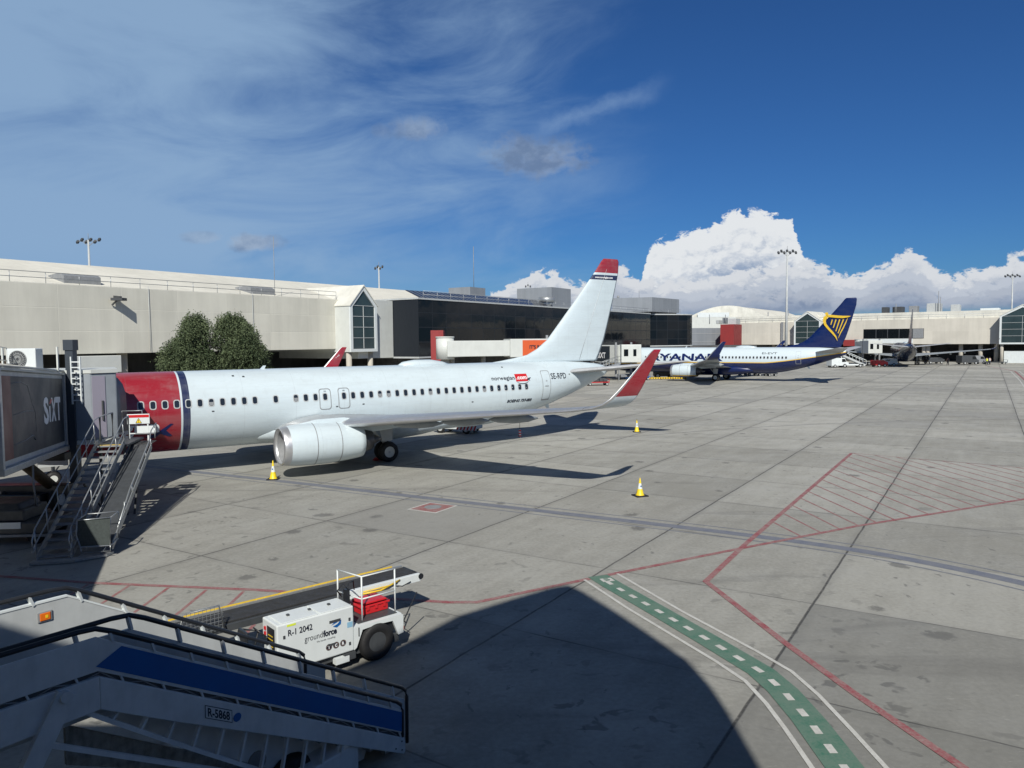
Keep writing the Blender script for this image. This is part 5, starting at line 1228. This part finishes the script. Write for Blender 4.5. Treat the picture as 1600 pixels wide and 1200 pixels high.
for x in (2.1, 6.3):
    for y in (-.7, .62):
        b = MB(); b.lathe([(-.13, .2), (-.14, .34), (0, .39), (.14, .34), (.13, .2)], (x, y, .39), 'y', 22, cap=True); b.build('wheel', 'black', PS)

# ================================================================ BELT LOADER
BL = thing('belt_loader', 'white belt loader with dark conveyor and red box, groundforce lettering on its side', 'belt loader', (-3.15, 14.95, 0), math.atan2(.66, .75))
x0, x1 = -1.74, -.12
b = MB(); b.box((x0, 0, .36), (x1, .66, 1.28)); bd = b.build('body', 'white', BL, bevel=.025)
b = MB(); b.box((x0+.1, .02, 1.28), (x0+.85, .60, 1.30)); b.box((x0+.9, .02, 1.28), (x1-.05, .60, 1.30)); b.build('top_hatch', 'white', bd, bevel=.008)
b = MB()
for x in (x0+.35, x0+.8, x1-.4): b.box((x, .3, 1.30), (x+.05, .36, 1.33))
for x, z in ((x0+.12, 1.0), (x0+.12, .5), (x1-.12, 1.), (x1-.12, .5)): b.box((x, -.012, z), (x+.04, 0, z+.06))
b.build('hatch_hinge', 'darkgrey', bd)
b = MB(); b.box((x0-.012, .10, .62), (x0-.001, .42, 1.18)); b.build('rear_panel', 'blackmetal', bd)
b = MB(); 
for z in (.70, .76, .82, .95, 1.02): b.box((x0-.02, .16, z), (x0-.012, .36, z+.012))
b.build('panel_lettering', 'yellow', bd)
for z in (1.08, .98): b = MB(); b.box((x0-.03, .48, z), (x0-.002, .53, z+.06)); b.build('emergency_switch', 'redplastic', bd)
b = MB(); b.box((-.66, -.01, 1.05), (-.42, -.001, 1.10)); b.box((-.70, -.01, .60), (-.55, -.001, .64)); b.box((-.02, -.01, .62), (.0, -.001, .80)); b.build('side_vent', 'darkgrey', bd)
def lt_(name, s_, size, x, z, m_, **k): return text(name, s_, size, (x, -.004, z), (1, 0, 0), (0, 0, 1), m_, bd, **k)
lt_('fleet_number', 'R-1 2042', .165, x0+.22, 1.03, 'text_dark', bold=.004, fit=.50)
lt_('company_lettering', 'ground', .17, x0+.55, .82, 'text_dark', fit=.38)
lt_('company_lettering', 'force', .17, x0+.94, .82, 'text_dark', bold=.008, fit=.30)
lt_('slogan', 'We handle  travelling', .05, x0+.80, .74, 'text_dark', fit=.40)
for i, ch in enumerate('TCR'):
    cx_ = x0+1.06+i*.155
    b = MB(); b.cyl((cx_, -.001, .58), (cx_, -.005, .58), .066, n=20); rd = b.build('round_badge', 'text_dark', bd)
    b = MB(); b.lathe([(-.006, .050), (-.006, .056)], (cx_, 0, .58), 'y', 20); b.build('badge_ring', mat('badge_rim', (.30, .18, .12), .5), rd)
    text('badge_letter', ch, .085, (cx_-.026, -.008, .55), (1, 0, 0), (0, 0, 1), 'text_white', rd, 0, .004, 1., .052)
b = MB(); b.add([(x0+1.12, -.004, 1.0), (x0+1.22, -.004, 1.08), (x0+1.33, -.004, 1.10), (x0+1.24, -.004, 1.03)], [(0, 1, 2, 3)]); b.add([(x0+1.15, -.004, .97), (x0+1.25, -.004, 1.0), (x0+1.34, -.004, 1.07), (x0+1.33, -.004, .98), (x0+1.24, -.004, .93)], [(0, 1, 2, 3, 4)]); b.build('blue_emblem', 'blue', bd)
b = MB(); b.box((x0+.20, -.004, 1.21), (x0+.38, -.002, 1.25)); b.build('yellow_sticker', 'hivis', bd)
b = MB(); b.box((x1-.15, -.004, .86), (x1-.03, -.002, .97)); b.build('pale_sticker', mat('sky_blue_sticker', (.25, .45, .6), .5), bd)
# deck and wheel guard
b = MB(); b.prism([(x1, 0, .36), (x1, 0, .82), (1.02, 0, .82), (1.06, 0, .80), (1.06, 0, .42), (.93, 0, .40), (.80, 0, .73), (.42, 0, .75), (.08, 0, .73), (-.06, 0, .40)], (0, .06, 0)); b.box((x1, .06, .76), (1.05, 1.35, .82)); dk_ = b.build('deck', 'white', BL)
b = MB(); b.box((x1+.02, .08, .5), (1.02, 1.3, .76)); b.build('deck_frame', 'blackmetal', dk_)
b = MB(); b.box((.05, .12, .822), (.98, 1.2, .835)); b.build('deck_mat', 'darkgrey', dk_)
b = MB(); b.box((x0+.1, .1, .22), (1.0, 1.2, .38)); b.box((-.35, -.02, .2), (-.1, .1, .34)); b.build('chassis', 'darkgrey', BL)
b = MB(); b.box((-.55, -.03, .18), (-.25, .1, .30)); b.build('step', 'white', BL)
for x in (.42, -2.15):
    for y in (.10, 1.15):
        b = MB(); b.lathe([(-.11, .20), (-.14, .26), (-.14, .35), (-.11, .380), (0, .390), (.11, .380), (.14, .35), (.14, .26), (.11, .20)], (x, y, .39), 'y', 32); w_ = b.build('wheel', 'black', BL)
        b = MB(); b.lathe([(-.11, .205), (-.06, .18), (-.05, .08), (-.10, .06), (.10, .06), (.06, .18), (.11, .205)], (x, y, .39), 'y', 24, cap=True)
        for k in range(6):
            t = math.pi*k/3; b.cyl((x+.12*math.cos(t), y-.05, .405+.12*math.sin(t)), (x+.12*math.cos(t), y-.085, .405+.12*math.sin(t)), .014, n=6)
        b.build('rim', 'darkgrey', w_)
b = MB(); b.box((1.06, .02, .46), (1.085, .10, .54)); b.build('marker_lamp', 'amber', BL)
b = MB(); b.box((x0-.02, .0, .37), (x0+.06, .06, .44)); b.build('marker_lamp', 'amber', BL)
# cage
b = MB(); c4 = [(.22, .22), (1.0, .22), (1.0, 1.1), (.07, 1.0)]
for zz in (1.75, 1.28):
    b.tube([(.07, 1.0, zz), (.20, .22, zz), (1.0, .22, zz)], .016, 6)
for x, y, z in ((.07, 1.0, .85), (.20, .22, .82), (1.0, .22, .82)): b.tube([(x, y, z), (x, y, 1.75)], .018, 6)
b.build('guard_rail', 'white', BL)
b = MB(); b.box((.32, .42, .84), (.95, .92, .99)); b.prism([(.28, .40, .99), (.99, .40, .99), (.99, .94, .99), (.28, .94, .99)], (0, 0, .05)); b.prism([(.34, .44, 1.04), (.93, .44, 1.04), (.93, .9, 1.04), (.34, .9, 1.04)], (0, 0, .05)); rb = b.build('red_box', 'redplastic', BL, bevel=.015)
b = MB(); 
for x in (.42, .62, .82): b.box((x, .395, .93), (x+.06, .42, 1.03))
b.build('latch', 'redplastic', rb)
b = MB(); b.tube([(.0, .55, 1.3), (.05, .5, 1.45), (-.02, .62, 1.55), (-.1, .7, 1.4), (.02, .75, 1.25)], .014, 5); b.tube([(.05, .6, 1.28), (.16, .7, 1.5), (.3, .75, 1.52), (.35, .8, 1.3)], .012, 5); b.box((-.02, .5, 1.1), (.08, .6, 1.45)); b.build('control_levers', 'blackmetal', BL)
# conveyor
yb0, yb1 = 1.50, 2.24; ZB = 1.03; xa, xb = -3.5, 2.47
b = MB(); b.box((xa, yb0+.05, ZB-.03), (xb, yb1-.05, ZB)); cv = b.build('belt', 'belt', BL)
b = MB(); b.box((xa, yb0-.05, ZB-.17), (.55, yb0+.04, ZB-.035)); b.build('conveyor_side', 'darkgrey', cv)
b = MB(); b.box((.55, yb0-.06, ZB-.17), (xb+.02, yb0+.04, ZB+.02)); b.box((xa, yb0+.04, ZB-.16), (xb, yb1-.04, ZB-.05)); b.box((xb-.02, yb0-.06, ZB-.15), (xb+.05, yb1+.05, ZB-.02)); b.build('conveyor_frame', 'white', cv, bevel=.01)
b = MB(); b.box((xa, yb1-.04, ZB-.12), (xb, yb1+.02, ZB+.04)); b.build('far_side_rail', 'galv', cv)
b = MB(); b.box((xa, yb1+.02, ZB+.02), (xb-.25, yb1+.06, ZB+.06)); b.build('yellow_rail', 'yellow', cv)
b = MB(); b.tube([(.9, yb0-.10, ZB-.10), (1.35, yb0-.12, ZB-.12), (1.8, yb0-.10, ZB-.02)], .022, 6); b.tube([(.9, yb0-.12, ZB-.05), (1.6, yb0-.12, ZB-.06), (1.9, yb0-.08, ZB+.0)], .016, 6); b.build('yellow_hose', 'yellow', cv)
b = MB(); b.cyl((xb+.06, yb0, ZB-.06), (xb+.06, yb1, ZB-.06), .055, n=14); b.cyl((xb+.03, yb0-.075, ZB-.05), (xb+.03, yb0-.055, ZB-.05), .07, n=12); b.build('end_roller', 'blackmetal', cv)
b = MB(); b.tube([(1.75, yb0-.08, ZB-.1), (1.95, yb0-.10, ZB-.16), (2.2, yb0-.08, ZB-.11)], .012, 5); b.build('black_hose', 'blackmetal', cv)
b = MB(); 
for xx in (.7, .95): b.beam((xx, 1.25, .82), (xx+.15, 1.55, ZB-.15), .045)
b.beam((.6, 1.3, .8), (1.35, 1.6, ZB-.15), .04); b.beam((-1.2, 1.4, .5), (-1.1, 1.55, ZB-.15), .07); b.build('conveyor_support', 'white', BL)
b = MB(); b.box((-2.9, .4, .34), (x0-.02, 1.5, .55)); b.box((-2.3, .2, .5), (-1.95, .9, .75)); b.tube([(-2.1, .3, .7), (-1.95, .35, 1.15), (-2.2, .5, 1.2)], .02, 6); b.build('driver_platform', 'blackmetal', BL)
b = MB(); b.box((-2.35, .1, .75), (-2.0, .5, .85)); b.prism([(-2.35, .1, .85), (-2.28, .1, 1.25), (-2.22, .1, 1.25), (-2.28, .1, .85)], (0, .4, 0)); b.build('seat', 'blackmetal', BL, bevel=.02)
b = MB(); b.cyl((-1.95, .3, 1.12), (-1.93, .3, 1.14), .16, n=16); b.build('steering_wheel', 'blackmetal', BL)
b = MB()
X0, X1 = -3.1, -2.2
b.tube([(X0, 1.38, ZB-.1), (X0+.12, 1.38, ZB+.42), (X1-.1, 1.38, ZB+.42), (X1, 1.38, ZB-.1)], .018, 6)
for i in range(1, 12): b.beam((X0+.03+i*.075, 1.38, ZB-.08), (X0+.03+i*.075, 1.38, ZB+.41), .006)
for i in range(6): b.beam((X0+.02, 1.38, ZB-.04+i*.075), (X1-.02, 1.38, ZB-.04+i*.075), .006)
b.build('mesh_guard', 'galv', BL)
b = MB(); b.tube([(1.05, .5, .5), (1.35, .45, .45), (1.75, .5, 1.0)], .014, 5); b.tube([(1.4, .4, .42), (1.5, 1.1, .42)], .012, 5); b.build('tow_bar', 'blackmetal', BL)

# ================================================================ CONES
def cone(label, x, y, h=.95, r=.16, rz=0.):
    t = thing('traffic_cone', label, 'cone', (x, y, 0), rz, 'yellow and white cones round the parked airliner')
    b = MB(); b.prism([(-.27, -.27, 0), (.27, -.27, 0), (.27, .27, 0), (-.27, .27, 0)], (0, 0, .05)); b.build('base', 'black', t, bevel=.01)
    b = MB(); b.lathe([(.05, r+.03), (.09, r), (h*.40, r*.66)], (0, 0, 0), 'z', 20); b.lathe([(h*.70, r*.36), (h*.97, r*.12), (h, r*.04)], (0, 0, 0), 'z', 20); b.build('body', 'coneyellow', t)
    b = MB(); b.lathe([(h*.40, r*.67), (h*.70, r*.365)], (0, 0, 0), 'z', 20); sv = b.build('white_sleeve', 'white', t)
    b = MB(); b.cyl((0, -r*.57, h*.55), (0, -r*.60, h*.55), .035, n=10); b.build('small_mark', 'blue', sv)
cone('yellow and white cone on the guide line below the engine inlet', -11.56, 35.92, .93)
cone('yellow and white cone standing alone on open concrete, nearest of the cones', 5.35, 31.31, .78, .155, R(20))
cone('yellow and white cone just beyond the red-and-white winglet', 8.86, 53.18, .92)
PT = thing('marker_pole', 'thin whip pole on a small red and white post behind the near wing', 'marker pole', (.5, 50.6, 0))
b = MB(); b.cyl((0, 0, 0), (0, 0, .55), .09, .07, n=12); b.build('post', 'white', PT)
for z in (.08, .26, .44): b = MB(); b.cyl((0, 0, z), (0, 0, z+.09), .096-.02*z, n=12); b.build('red_band', 'redplastic', PT)
b = MB(); b.cyl((0, 0, .55), (0, 0, 1.75), .016, n=5); b.build('whip', 'darkgrey', PT)
WC = thing('wheel_chock', 'small red wheel chock against the near main wheel', 'chock', (-7.55, 41.55, 0), ATH)
b = MB(); b.prism([(-.25, -.1, 0), (.12, -.1, 0), (.05, -.1, .16), (-.08, -.1, .16)], (0, .22, 0)); b.build('block', 'redplastic', WC, bevel=.01)
b = MB(); b.tube([(.0, -.1, .12), (-.25, -.3, .03), (-.1, -.5, .02), (.15, -.4, .02)], .015, 5); b.build('rope', 'redplastic', WC)

# ================================================================ VEHICLES
def wheels(t, pts, r=.3, w_=.1, axis='y'):
    for x, y in pts:
        b = MB(); b.lathe([(-w_, r*.55), (-w_, r*.9), (0, r), (w_, r*.9), (w_, r*.55)], (x, y, r), axis, 20); w = b.build('wheel', 'black', t)
        b = MB(); b.lathe([(-w_*.9, r*.56), (-w_*.5, r*.2), (w_*.5, r*.2), (w_*.9, r*.56)], (x, y, r), axis, 16, cap=True); b.build('rim', 'palegrey', w)
TG = thing('baggage_tractor', 'white low tractor with red and white chevrons under the aircraft belly', 'tractor', (-3.9, 53.9, 0), R(-24))
b = MB(); b.prism([(-1.7, -.75, .3), (1.6, -.75, .3), (1.6, -.75, .75), (.9, -.75, 1.0), (-.3, -.75, 1.05), (-1.1, -.75, .95), (-1.7, -.75, .8)], (0, 1.5, 0)); b.build('body', 'white', TG, bevel=.06)
b = MB(); b.box((-.1, -.7, 1.0), (1.2, .7, 1.75)); cbn = b.build('cab', 'darkgrey', TG, bevel=.05)
b = MB(); b.box((-.05, -.72, 1.15), (1.1, .72, 1.6)); b.build('window', 'glassdark', cbn)
b = MB(); b.box((.2, -.79, .28), (1.85, -.76, .62)); bp = b.build('chevron_bumper', 'white', TG)
b = MB()
for i in range(6): x = .25+i*.27; b.prism([(x, -.795, .29), (x+.13, -.795, .29), (x+.26, -.795, .61), (x+.13, -.795, .61)], (0, .004, 0))
b.build('chevrons', 'redplastic', bp)
wheels(TG, [(-1.05, -.72), (-1.05, .72), (1.0, -.66), (1.0, .72)], .34, .11)
def cart(name, label, x, y, rz, L, c1, hgt, cat='cart', group=None, load=None):
    t = thing(name, label, cat, (x, y, 0), rz, group)
    b = MB(); b.box((-L/2, -.75, .42), (L/2, .75, .55)); b.tube([(-L/2, 0, .45), (-L/2-.9, 0, .3)], .04, 6); b.build('bed', c1, t)
    b = MB()
    for xx in (-L/2+.05, L/2-.05):
        for yy in (-.7, .7): b.beam((xx, yy, .55), (xx, yy, hgt), .06)
        b.beam((xx, -.7, hgt), (xx, .7, hgt), .06)
    b.build('end_frame', c1, t)
    if load:
        b = MB(); rnd = random.Random(int(x*10))
        xx = -L/2+.15
        while xx < L/2-.5:
            w_ = rnd.uniform(.4, .7); b.box((xx, -.6, .56), (xx+w_-.05, .55, .56+rnd.uniform(.3, .8))); xx += w_
        b.build('load', load, t, bevel=.04)
    wheels(t, [(-L/2+.35, -.6), (-L/2+.35, .6), (L/2-.35, -.6), (L/2-.35, .6)], .22, .07)
    return t
cart('towed_cart', 'red low towed cart on the apron beneath the near tail', 12.3, 108, R(10), 3.2, 'red', .9, 'cart', None, 'darkgrey')
cart('towed_cart', 'small blue towed cart in front of the blue and white airliner, left of its engine', 20.8, 121.5, R(0), 3., 'blue', .8)
for i, (px, Y) in enumerate(((1161, 133), (1176, 132), (1192, 131), (1207, 130))):
    c = rp(px, Y); cart('baggage_cart', 'dark baggage cart under the blue belly, %s' % ['leftmost of the train of four', 'second from the left of the train of four', 'third from the left of the train of four', 'rightmost of the train of four'][i], c.x, c.y, R(-8), 1.7, 'darkgrey', 1.3, 'cart', 'train of baggage carts under the blue belly', 'grey')
YR = thing('yellow_barrier', 'long low yellow and black ramp barrier lying in front of the blue and white airliner', 'barrier', (25.2, 122., 0), R(-1))
b = MB(); b.box((-3.2, -.15, .12), (3.2, .15, .38)); yb_ = b.build('rail', 'yellow', YR, bevel=.02)
b = MB(); [b.box((-3.1+i*.4, -.155, .16), (-2.95+i*.4, -.151, .34)) for i in range(16)]; b.build('black_stripes', 'black', yb_)
b = MB(); [b.box((x, -.2, 0), (x+.12, .2, .12)) for x in (-3.1, -1, 1, 3.)]; b.build('feet', 'black', YR)
PT2 = thing('pushback_tug', 'dark pushback tug with white lamps at the nose of the blue and white airliner', 'tug', (25.6, 126.5, 0), R(-5))
b = MB(); b.box((-1.7, -1, .35), (1.7, 1, 1.1)); b.box((-1.0, -.8, 1.1), (.3, .8, 1.75)); b.build('body', 'darkgrey', PT2, bevel=.08)
b = MB(); b.box((-.95, -.83, 1.25), (.25, -.79, 1.62)); b.build('window', 'glassdark', PT2)
wheels(PT2, [(-1.1, -.95), (1.1, -.95), (-1.1, .95), (1.1, .95)], .45, .14)

# ---- far vehicles near the third airliner
def van(label, px, Y, rz, L, hgt, c1, name='service_van', cat='van', group=None):
    p = rp(px, Y); t = thing(name, label, cat, p, rz, group)
    b = MB(); b.prism([(-L/2, -1, .4), (L/2, -1, .4), (L/2, -1, 1.1), (L/2-.5, -1, 1.25), (L/2-.95, -1, hgt), (-L/2, -1, hgt)], (0, 2, 0)); b.build('body', c1, t, bevel=.08)
    b = MB(); b.prism([(L/2-.62, -1.01, 1.25), (L/2-1.0, -1.01, hgt-.2), (L/2-1.7, -1.01, hgt-.2), (L/2-1.7, -1.01, 1.2)], (0, 2.02, 0)); b.build('window', 'glassdark', t)
    wheels(t, [(-L/2+.8, -.95), (L/2-.8, -.95), (-L/2+.8, .95), (L/2-.8, .95)], .36, .12); return t
van('dark green tanker-like service truck parked under the far terminal, left of the pair', 1512, 176, R(8), 4.4, 2.1, 'darkgrey')
van('dark service truck parked under the far terminal beside the columns, right of the pair', 1527, 178, R(8), 3.6, 2.0, 'grey')
van('dark car parked under the far terminal between the engine and the columns', 1459, 182, R(5), 4.4, 1.5, 'darkgrey', 'parked_car', 'car')
cart('towed_cart', 'dark empty equipment cart by the far terminal column, left of the right pavilion', *rp(1556, 176)[:2], R(5), 5, 'darkgrey', 1.0)
SW = thing('mobile_stairs', 'distant white mobile boarding stairs behind the blue tail', 'passenger stairs', rp(1330, 165), R(180))
b = MB(); b.prism([(-3, -.8, .6), (2.2, -.8, 2.9), (3.2, -.8, 2.9), (3.2, -.8, 2.6), (2.4, -.8, 2.6), (-2.6, -.8, .3)], (0, 1.6, 0)); b.build('flight', 'palegrey', SW)
b = MB(); [b.prism([(-3, y, 1.5), (-3, y, 1.6), (2.2, y, 3.9), (3.2, y, 3.9), (3.2, y, 3.8), (2.2, y, 3.8)], (0, .05, 0)) for y in (-.82, .8)]; [b.beam((x, y, .6+(x+3)*.44), (x, y, 1.55+(x+3)*.44), .05) for x in (-3, -1.5, 0, 1.5) for y in (-.8, .8)]; b.build('handrail', 'white', SW)
b = MB(); b.box((-2.4, -.8, .45), (2.4, .8, .75)); b.beam((1.8, -.7, .7), (2.6, -.7, 2.7), .12); b.beam((1.8, .7, .7), (2.6, .7, 2.7), .12); b.build('chassis', 'white', SW)
wheels(SW, [(-1.7, -.8), (1.7, -.8), (-1.7, .8), (1.7, .8)], .4, .12)
van('small white service van parked behind the blue tail, left of the mobile stairs', 1309, 165, R(12), 4.2, 2.1, 'white')
van('white service truck parked left of the far airliner tail', 1388, 170, R(175), 3.4, 1.7, 'offwhite')
van('red and white tractor between the mobile stairs and the far airliner', 1374, 166, R(10), 3., 1.5, 'red', 'tractor', 'tractor')

# ---- background jet bridges
def bridge(label, P, Q, z0, z1, w_, ad=None, word=None, cabr=1.6, legs=True, cabz=None):
    P = Vector((*P, 0)); Q = Vector((*Q, 0)); t = thing('jet_bridge', label, 'jet bridge', P); u = (Q-P).normalized(); L = (Q-P).length; n = Vector((-u.y, u.x, 0))
    f = lambda a, o, z: u*a+n*o+Vector((0, 0, z))
    b = MB()
    for a0, a1, k in ((0, L*.55, 0), (L*.55, L, .16)):
        b.prism([f(a0, -w_/2-k, z0-k), f(a1, -w_/2-k, z0-k), f(a1, -w_/2-k, z1+k), f(a0, -w_/2-k, z1+k)], n*(w_+2*k))
    b.build('tunnel', 'offwhite', t, bevel=.05)
    b = MB(); b.cyl((0, 0, z0-.3), (0, 0, z1+.35), cabr, n=20); b.cyl((0, 0, z1+.35), (0, 0, z1+.5), cabr*1.05, n=20); b.build('rotunda', 'offwhite', t)
    b = MB(); b.cyl((0, 0, 0), (0, 0, z0), .5, n=14); b.build('pedestal', 'concrete_wall', t)
    b = MB(); c = u*(L+1.0); b.prism([c+Vector((x, y, z0-.1)) for x, y in ((-1.6, -1.4), (1.6, -1.4), (1.6, 1.4), (-1.6, 1.4))], (0, 0, z1-z0+.35)); cb_ = b.build('cab', 'offwhite', t, bevel=.08)
    b = MB(); b.box(c+Vector((-1.2, -1.43, z0+.9)), c+Vector((-.5, -1.40, z1-.5))); b.build('window', 'glassdark', cb_); b = MB(); b.box(c+Vector((.3, -1.43, z0+.9)), c+Vector((.8, -1.40, z1-.5))); b.build('window', 'glassdark', cb_)
    b = MB(); b.beam(f(L-.5, -w_/2-.3, .6), f(L-.5, -w_/2-.3, z1+.6), .3); b.beam(f(L-.5, w_/2+.3, .6), f(L-.5, w_/2+.3, z1+.6), .3); b.beam(f(L-.5, -w_/2-.3, .7), f(L-.5, w_/2+.3, .7), .5); b.build('lift_frame', 'grey', t)
    for o in (-1, 1):
        b = MB(); e = f(L-.5, o*.9, .5); b.lathe([(-.15, .3), (-.15, .45), (.15, .45), (.15, .3)], tuple(e), 'x', 16, cap=True); b.build('wheel', 'black', t)
    if ad:
        a0, a1 = ad[0]*L, ad[1]*L; b = MB(); s_ = -1
        b.prism([f(a0, s_*(w_/2+.18), z0), f(a1, s_*(w_/2+.18), z0), f(a1, s_*(w_/2+.18), z1), f(a0, s_*(w_/2+.18), z1)], -n*.03); pn = b.build('advert_panel', ad[2], t)
        if word: text('advert_lettering', word[0], word[1], f(word[3]*L, -(w_/2+.23), word[2]), u, (0, 0, 1), word[4], pn, 0, .02, 1., word[5] if len(word) > 5 else None)
    return t
bA = rp(696, 88); bB = rp(868, 92)
bridge('pale jet bridge with an orange advert panel in front of the black glass block', (bA.x, bA.y), (bB.x, bB.y), 4.75, 6.6, 2.6, (.66, .98, 'orange'), ("IT'S REAL", .55, 5.6, .72, 'text_dark'), 1.05)
b = MB(); c = Vector((tx(684, 92), 92, 0)); b.box((c.x-.8, c.y, 0), (c.x+.75, c.y+2.5, 7.9)); tag(b.build('stair_tower', 'brick'), 'narrow dark red tower beside the pale rotunda in front of the black glass', 'tower')
bA = rp(898, 133); bB = rp(978, 122.3)
bridge('white jet bridge with a dark advert panel reaching the blue and white airliner', (bA.x, bA.y), (bB.x, bB.y), 3.0, 5.5, 2.8, (.42, .84, 'sixt'), ('SIXT', 1.3, 3.55, .61, 'text_white', 2.0), 1.5)
bA = rp(1345, 186); bB = rp(1362, 172)
bridge('white jet bridge with grey folding sides docked at the far airliner', (bA.x, bA.y), (bB.x, bB.y), 3.0, 5.6, 2.8, None, None, 1.4)
ES = thing('boarding_steps', 'grey-green metal access steps of the white bridge just above the near tailplane', 'stairs', rp(950, 120), R(15))
b = MB(); b.prism([(-2, -.5, 1.6), (2, -.5, 2.9), (2, -.5, 2.6), (-2, -.5, 1.3)], (0, 1, 0)); b.beam((-1.9, 0, 0), (-1.9, 0, 1.5), .12); b.beam((1.9, 0, 0), (1.9, 0, 2.7), .12); b.build('flight', 'galv', ES)
b = MB(); 
for y in (-.5, .5):
    for dz_ in (.5, 1.05): b.tube([(-2, y, 1.6+dz_), (2, y, 2.9+dz_)], .035, 5)
    for i in range(9): x = -2+i*.5; b.beam((x, y, 1.6+(x+2)*.325), (x, y, 2.68+(x+2)*.325), .04)
b.build('handrail', 'galv', ES)

# ================================================================ PEOPLE (far away on the apron)
def person(label, px, Y, rz, top, legs_m, h=1.75, arm=.2, stride=.12):
    p = rp(px, Y); t = thing('person', label, 'person', p, rz)
    me = bpy.data.meshes.new('body'); k = h/1.75
    V_ = [(0, 0, .95), (0, 0, 1.15), (0, 0, 1.38), (0, 0, 1.50), (0, .01, 1.62), (0, .01, 1.74), (-.19, 0, 1.42), (-.26, .02+arm*.3, 1.14), (-.25, .05+arm, .90), (.19, 0, 1.42), (.26, .02-arm*.2, 1.14), (.25, -.02-arm*.3, .90), (-.10, 0, .90), (-.11, stride*.6, .49), (-.12, stride, .08), (.10, 0, .90), (.11, -stride*.4, .49), (.12, -stride, .08), (-.12, stride+.16, .04), (.12, -stride+.16, .04)]
    E_ = [(0, 1), (1, 2), (2, 3), (3, 4), (4, 5), (2, 6), (6, 7), (7, 8), (2, 9), (9, 10), (10, 11), (0, 12), (12, 13), (13, 14), (0, 15), (15, 16), (16, 17), (14, 18), (17, 19)]
    me.from_pydata([(a*k, b_*k, c*k) for a, b_, c in V_], E_, []); o = bpy.data.objects.new('body', me); col.objects.link(o); o.parent = t
    sk = o.modifiers.new('skin', 'SKIN'); rad = [.14, .13, .16, .06, .10, .075, .07, .05, .035, .07, .05, .035, .09, .065, .045, .09, .065, .045, .035, .035]
    for i, v in enumerate(me.skin_vertices[0].data): v.radius = (rad[i]*k, rad[i]*k*(.75 if i < 3 else 1)); v.use_root = (i == 0)
    sb = o.modifiers.new('sub', 'SUBSURF'); sb.levels = 1; sb.render_levels = 2
    me.materials.append(M['skin'])
    b = MB(); b.lathe([(.93*k, .17*k), (1.2*k, .165*k), (1.40*k, .19*k), (1.47*k, .09*k)], (0, 0, 0), 'z', 14)
    b.build('vest', top, t); b = MB()
    for s_, yy in ((-1, stride), (1, -stride)): b.cyl((s_*.10*k, 0, .93*k), (s_*.12*k, yy*k, .10*k), .105*k, .065*k, n=10)
    b.build('trousers', legs_m, t); b = MB(); b.lathe([(1.64*k, .105*k), (1.72*k, .10*k), (1.79*k, .05*k)], (0, 0, 0), 'z', 12, cap=True); b.build('hair', 'hair', t)
person('ground worker in dark clothes standing under the far wing', 1481.5, 172, R(20), 'trousers', 'trousers')
person('ground worker in a fluorescent yellow jacket near the far terminal column', 1542.5, 171, R(0), 'hivis', 'trousers')
person('ground worker in a white shirt beside the one in yellow near the far column', 1547, 172.5, R(-60), 'white', 'trousers')
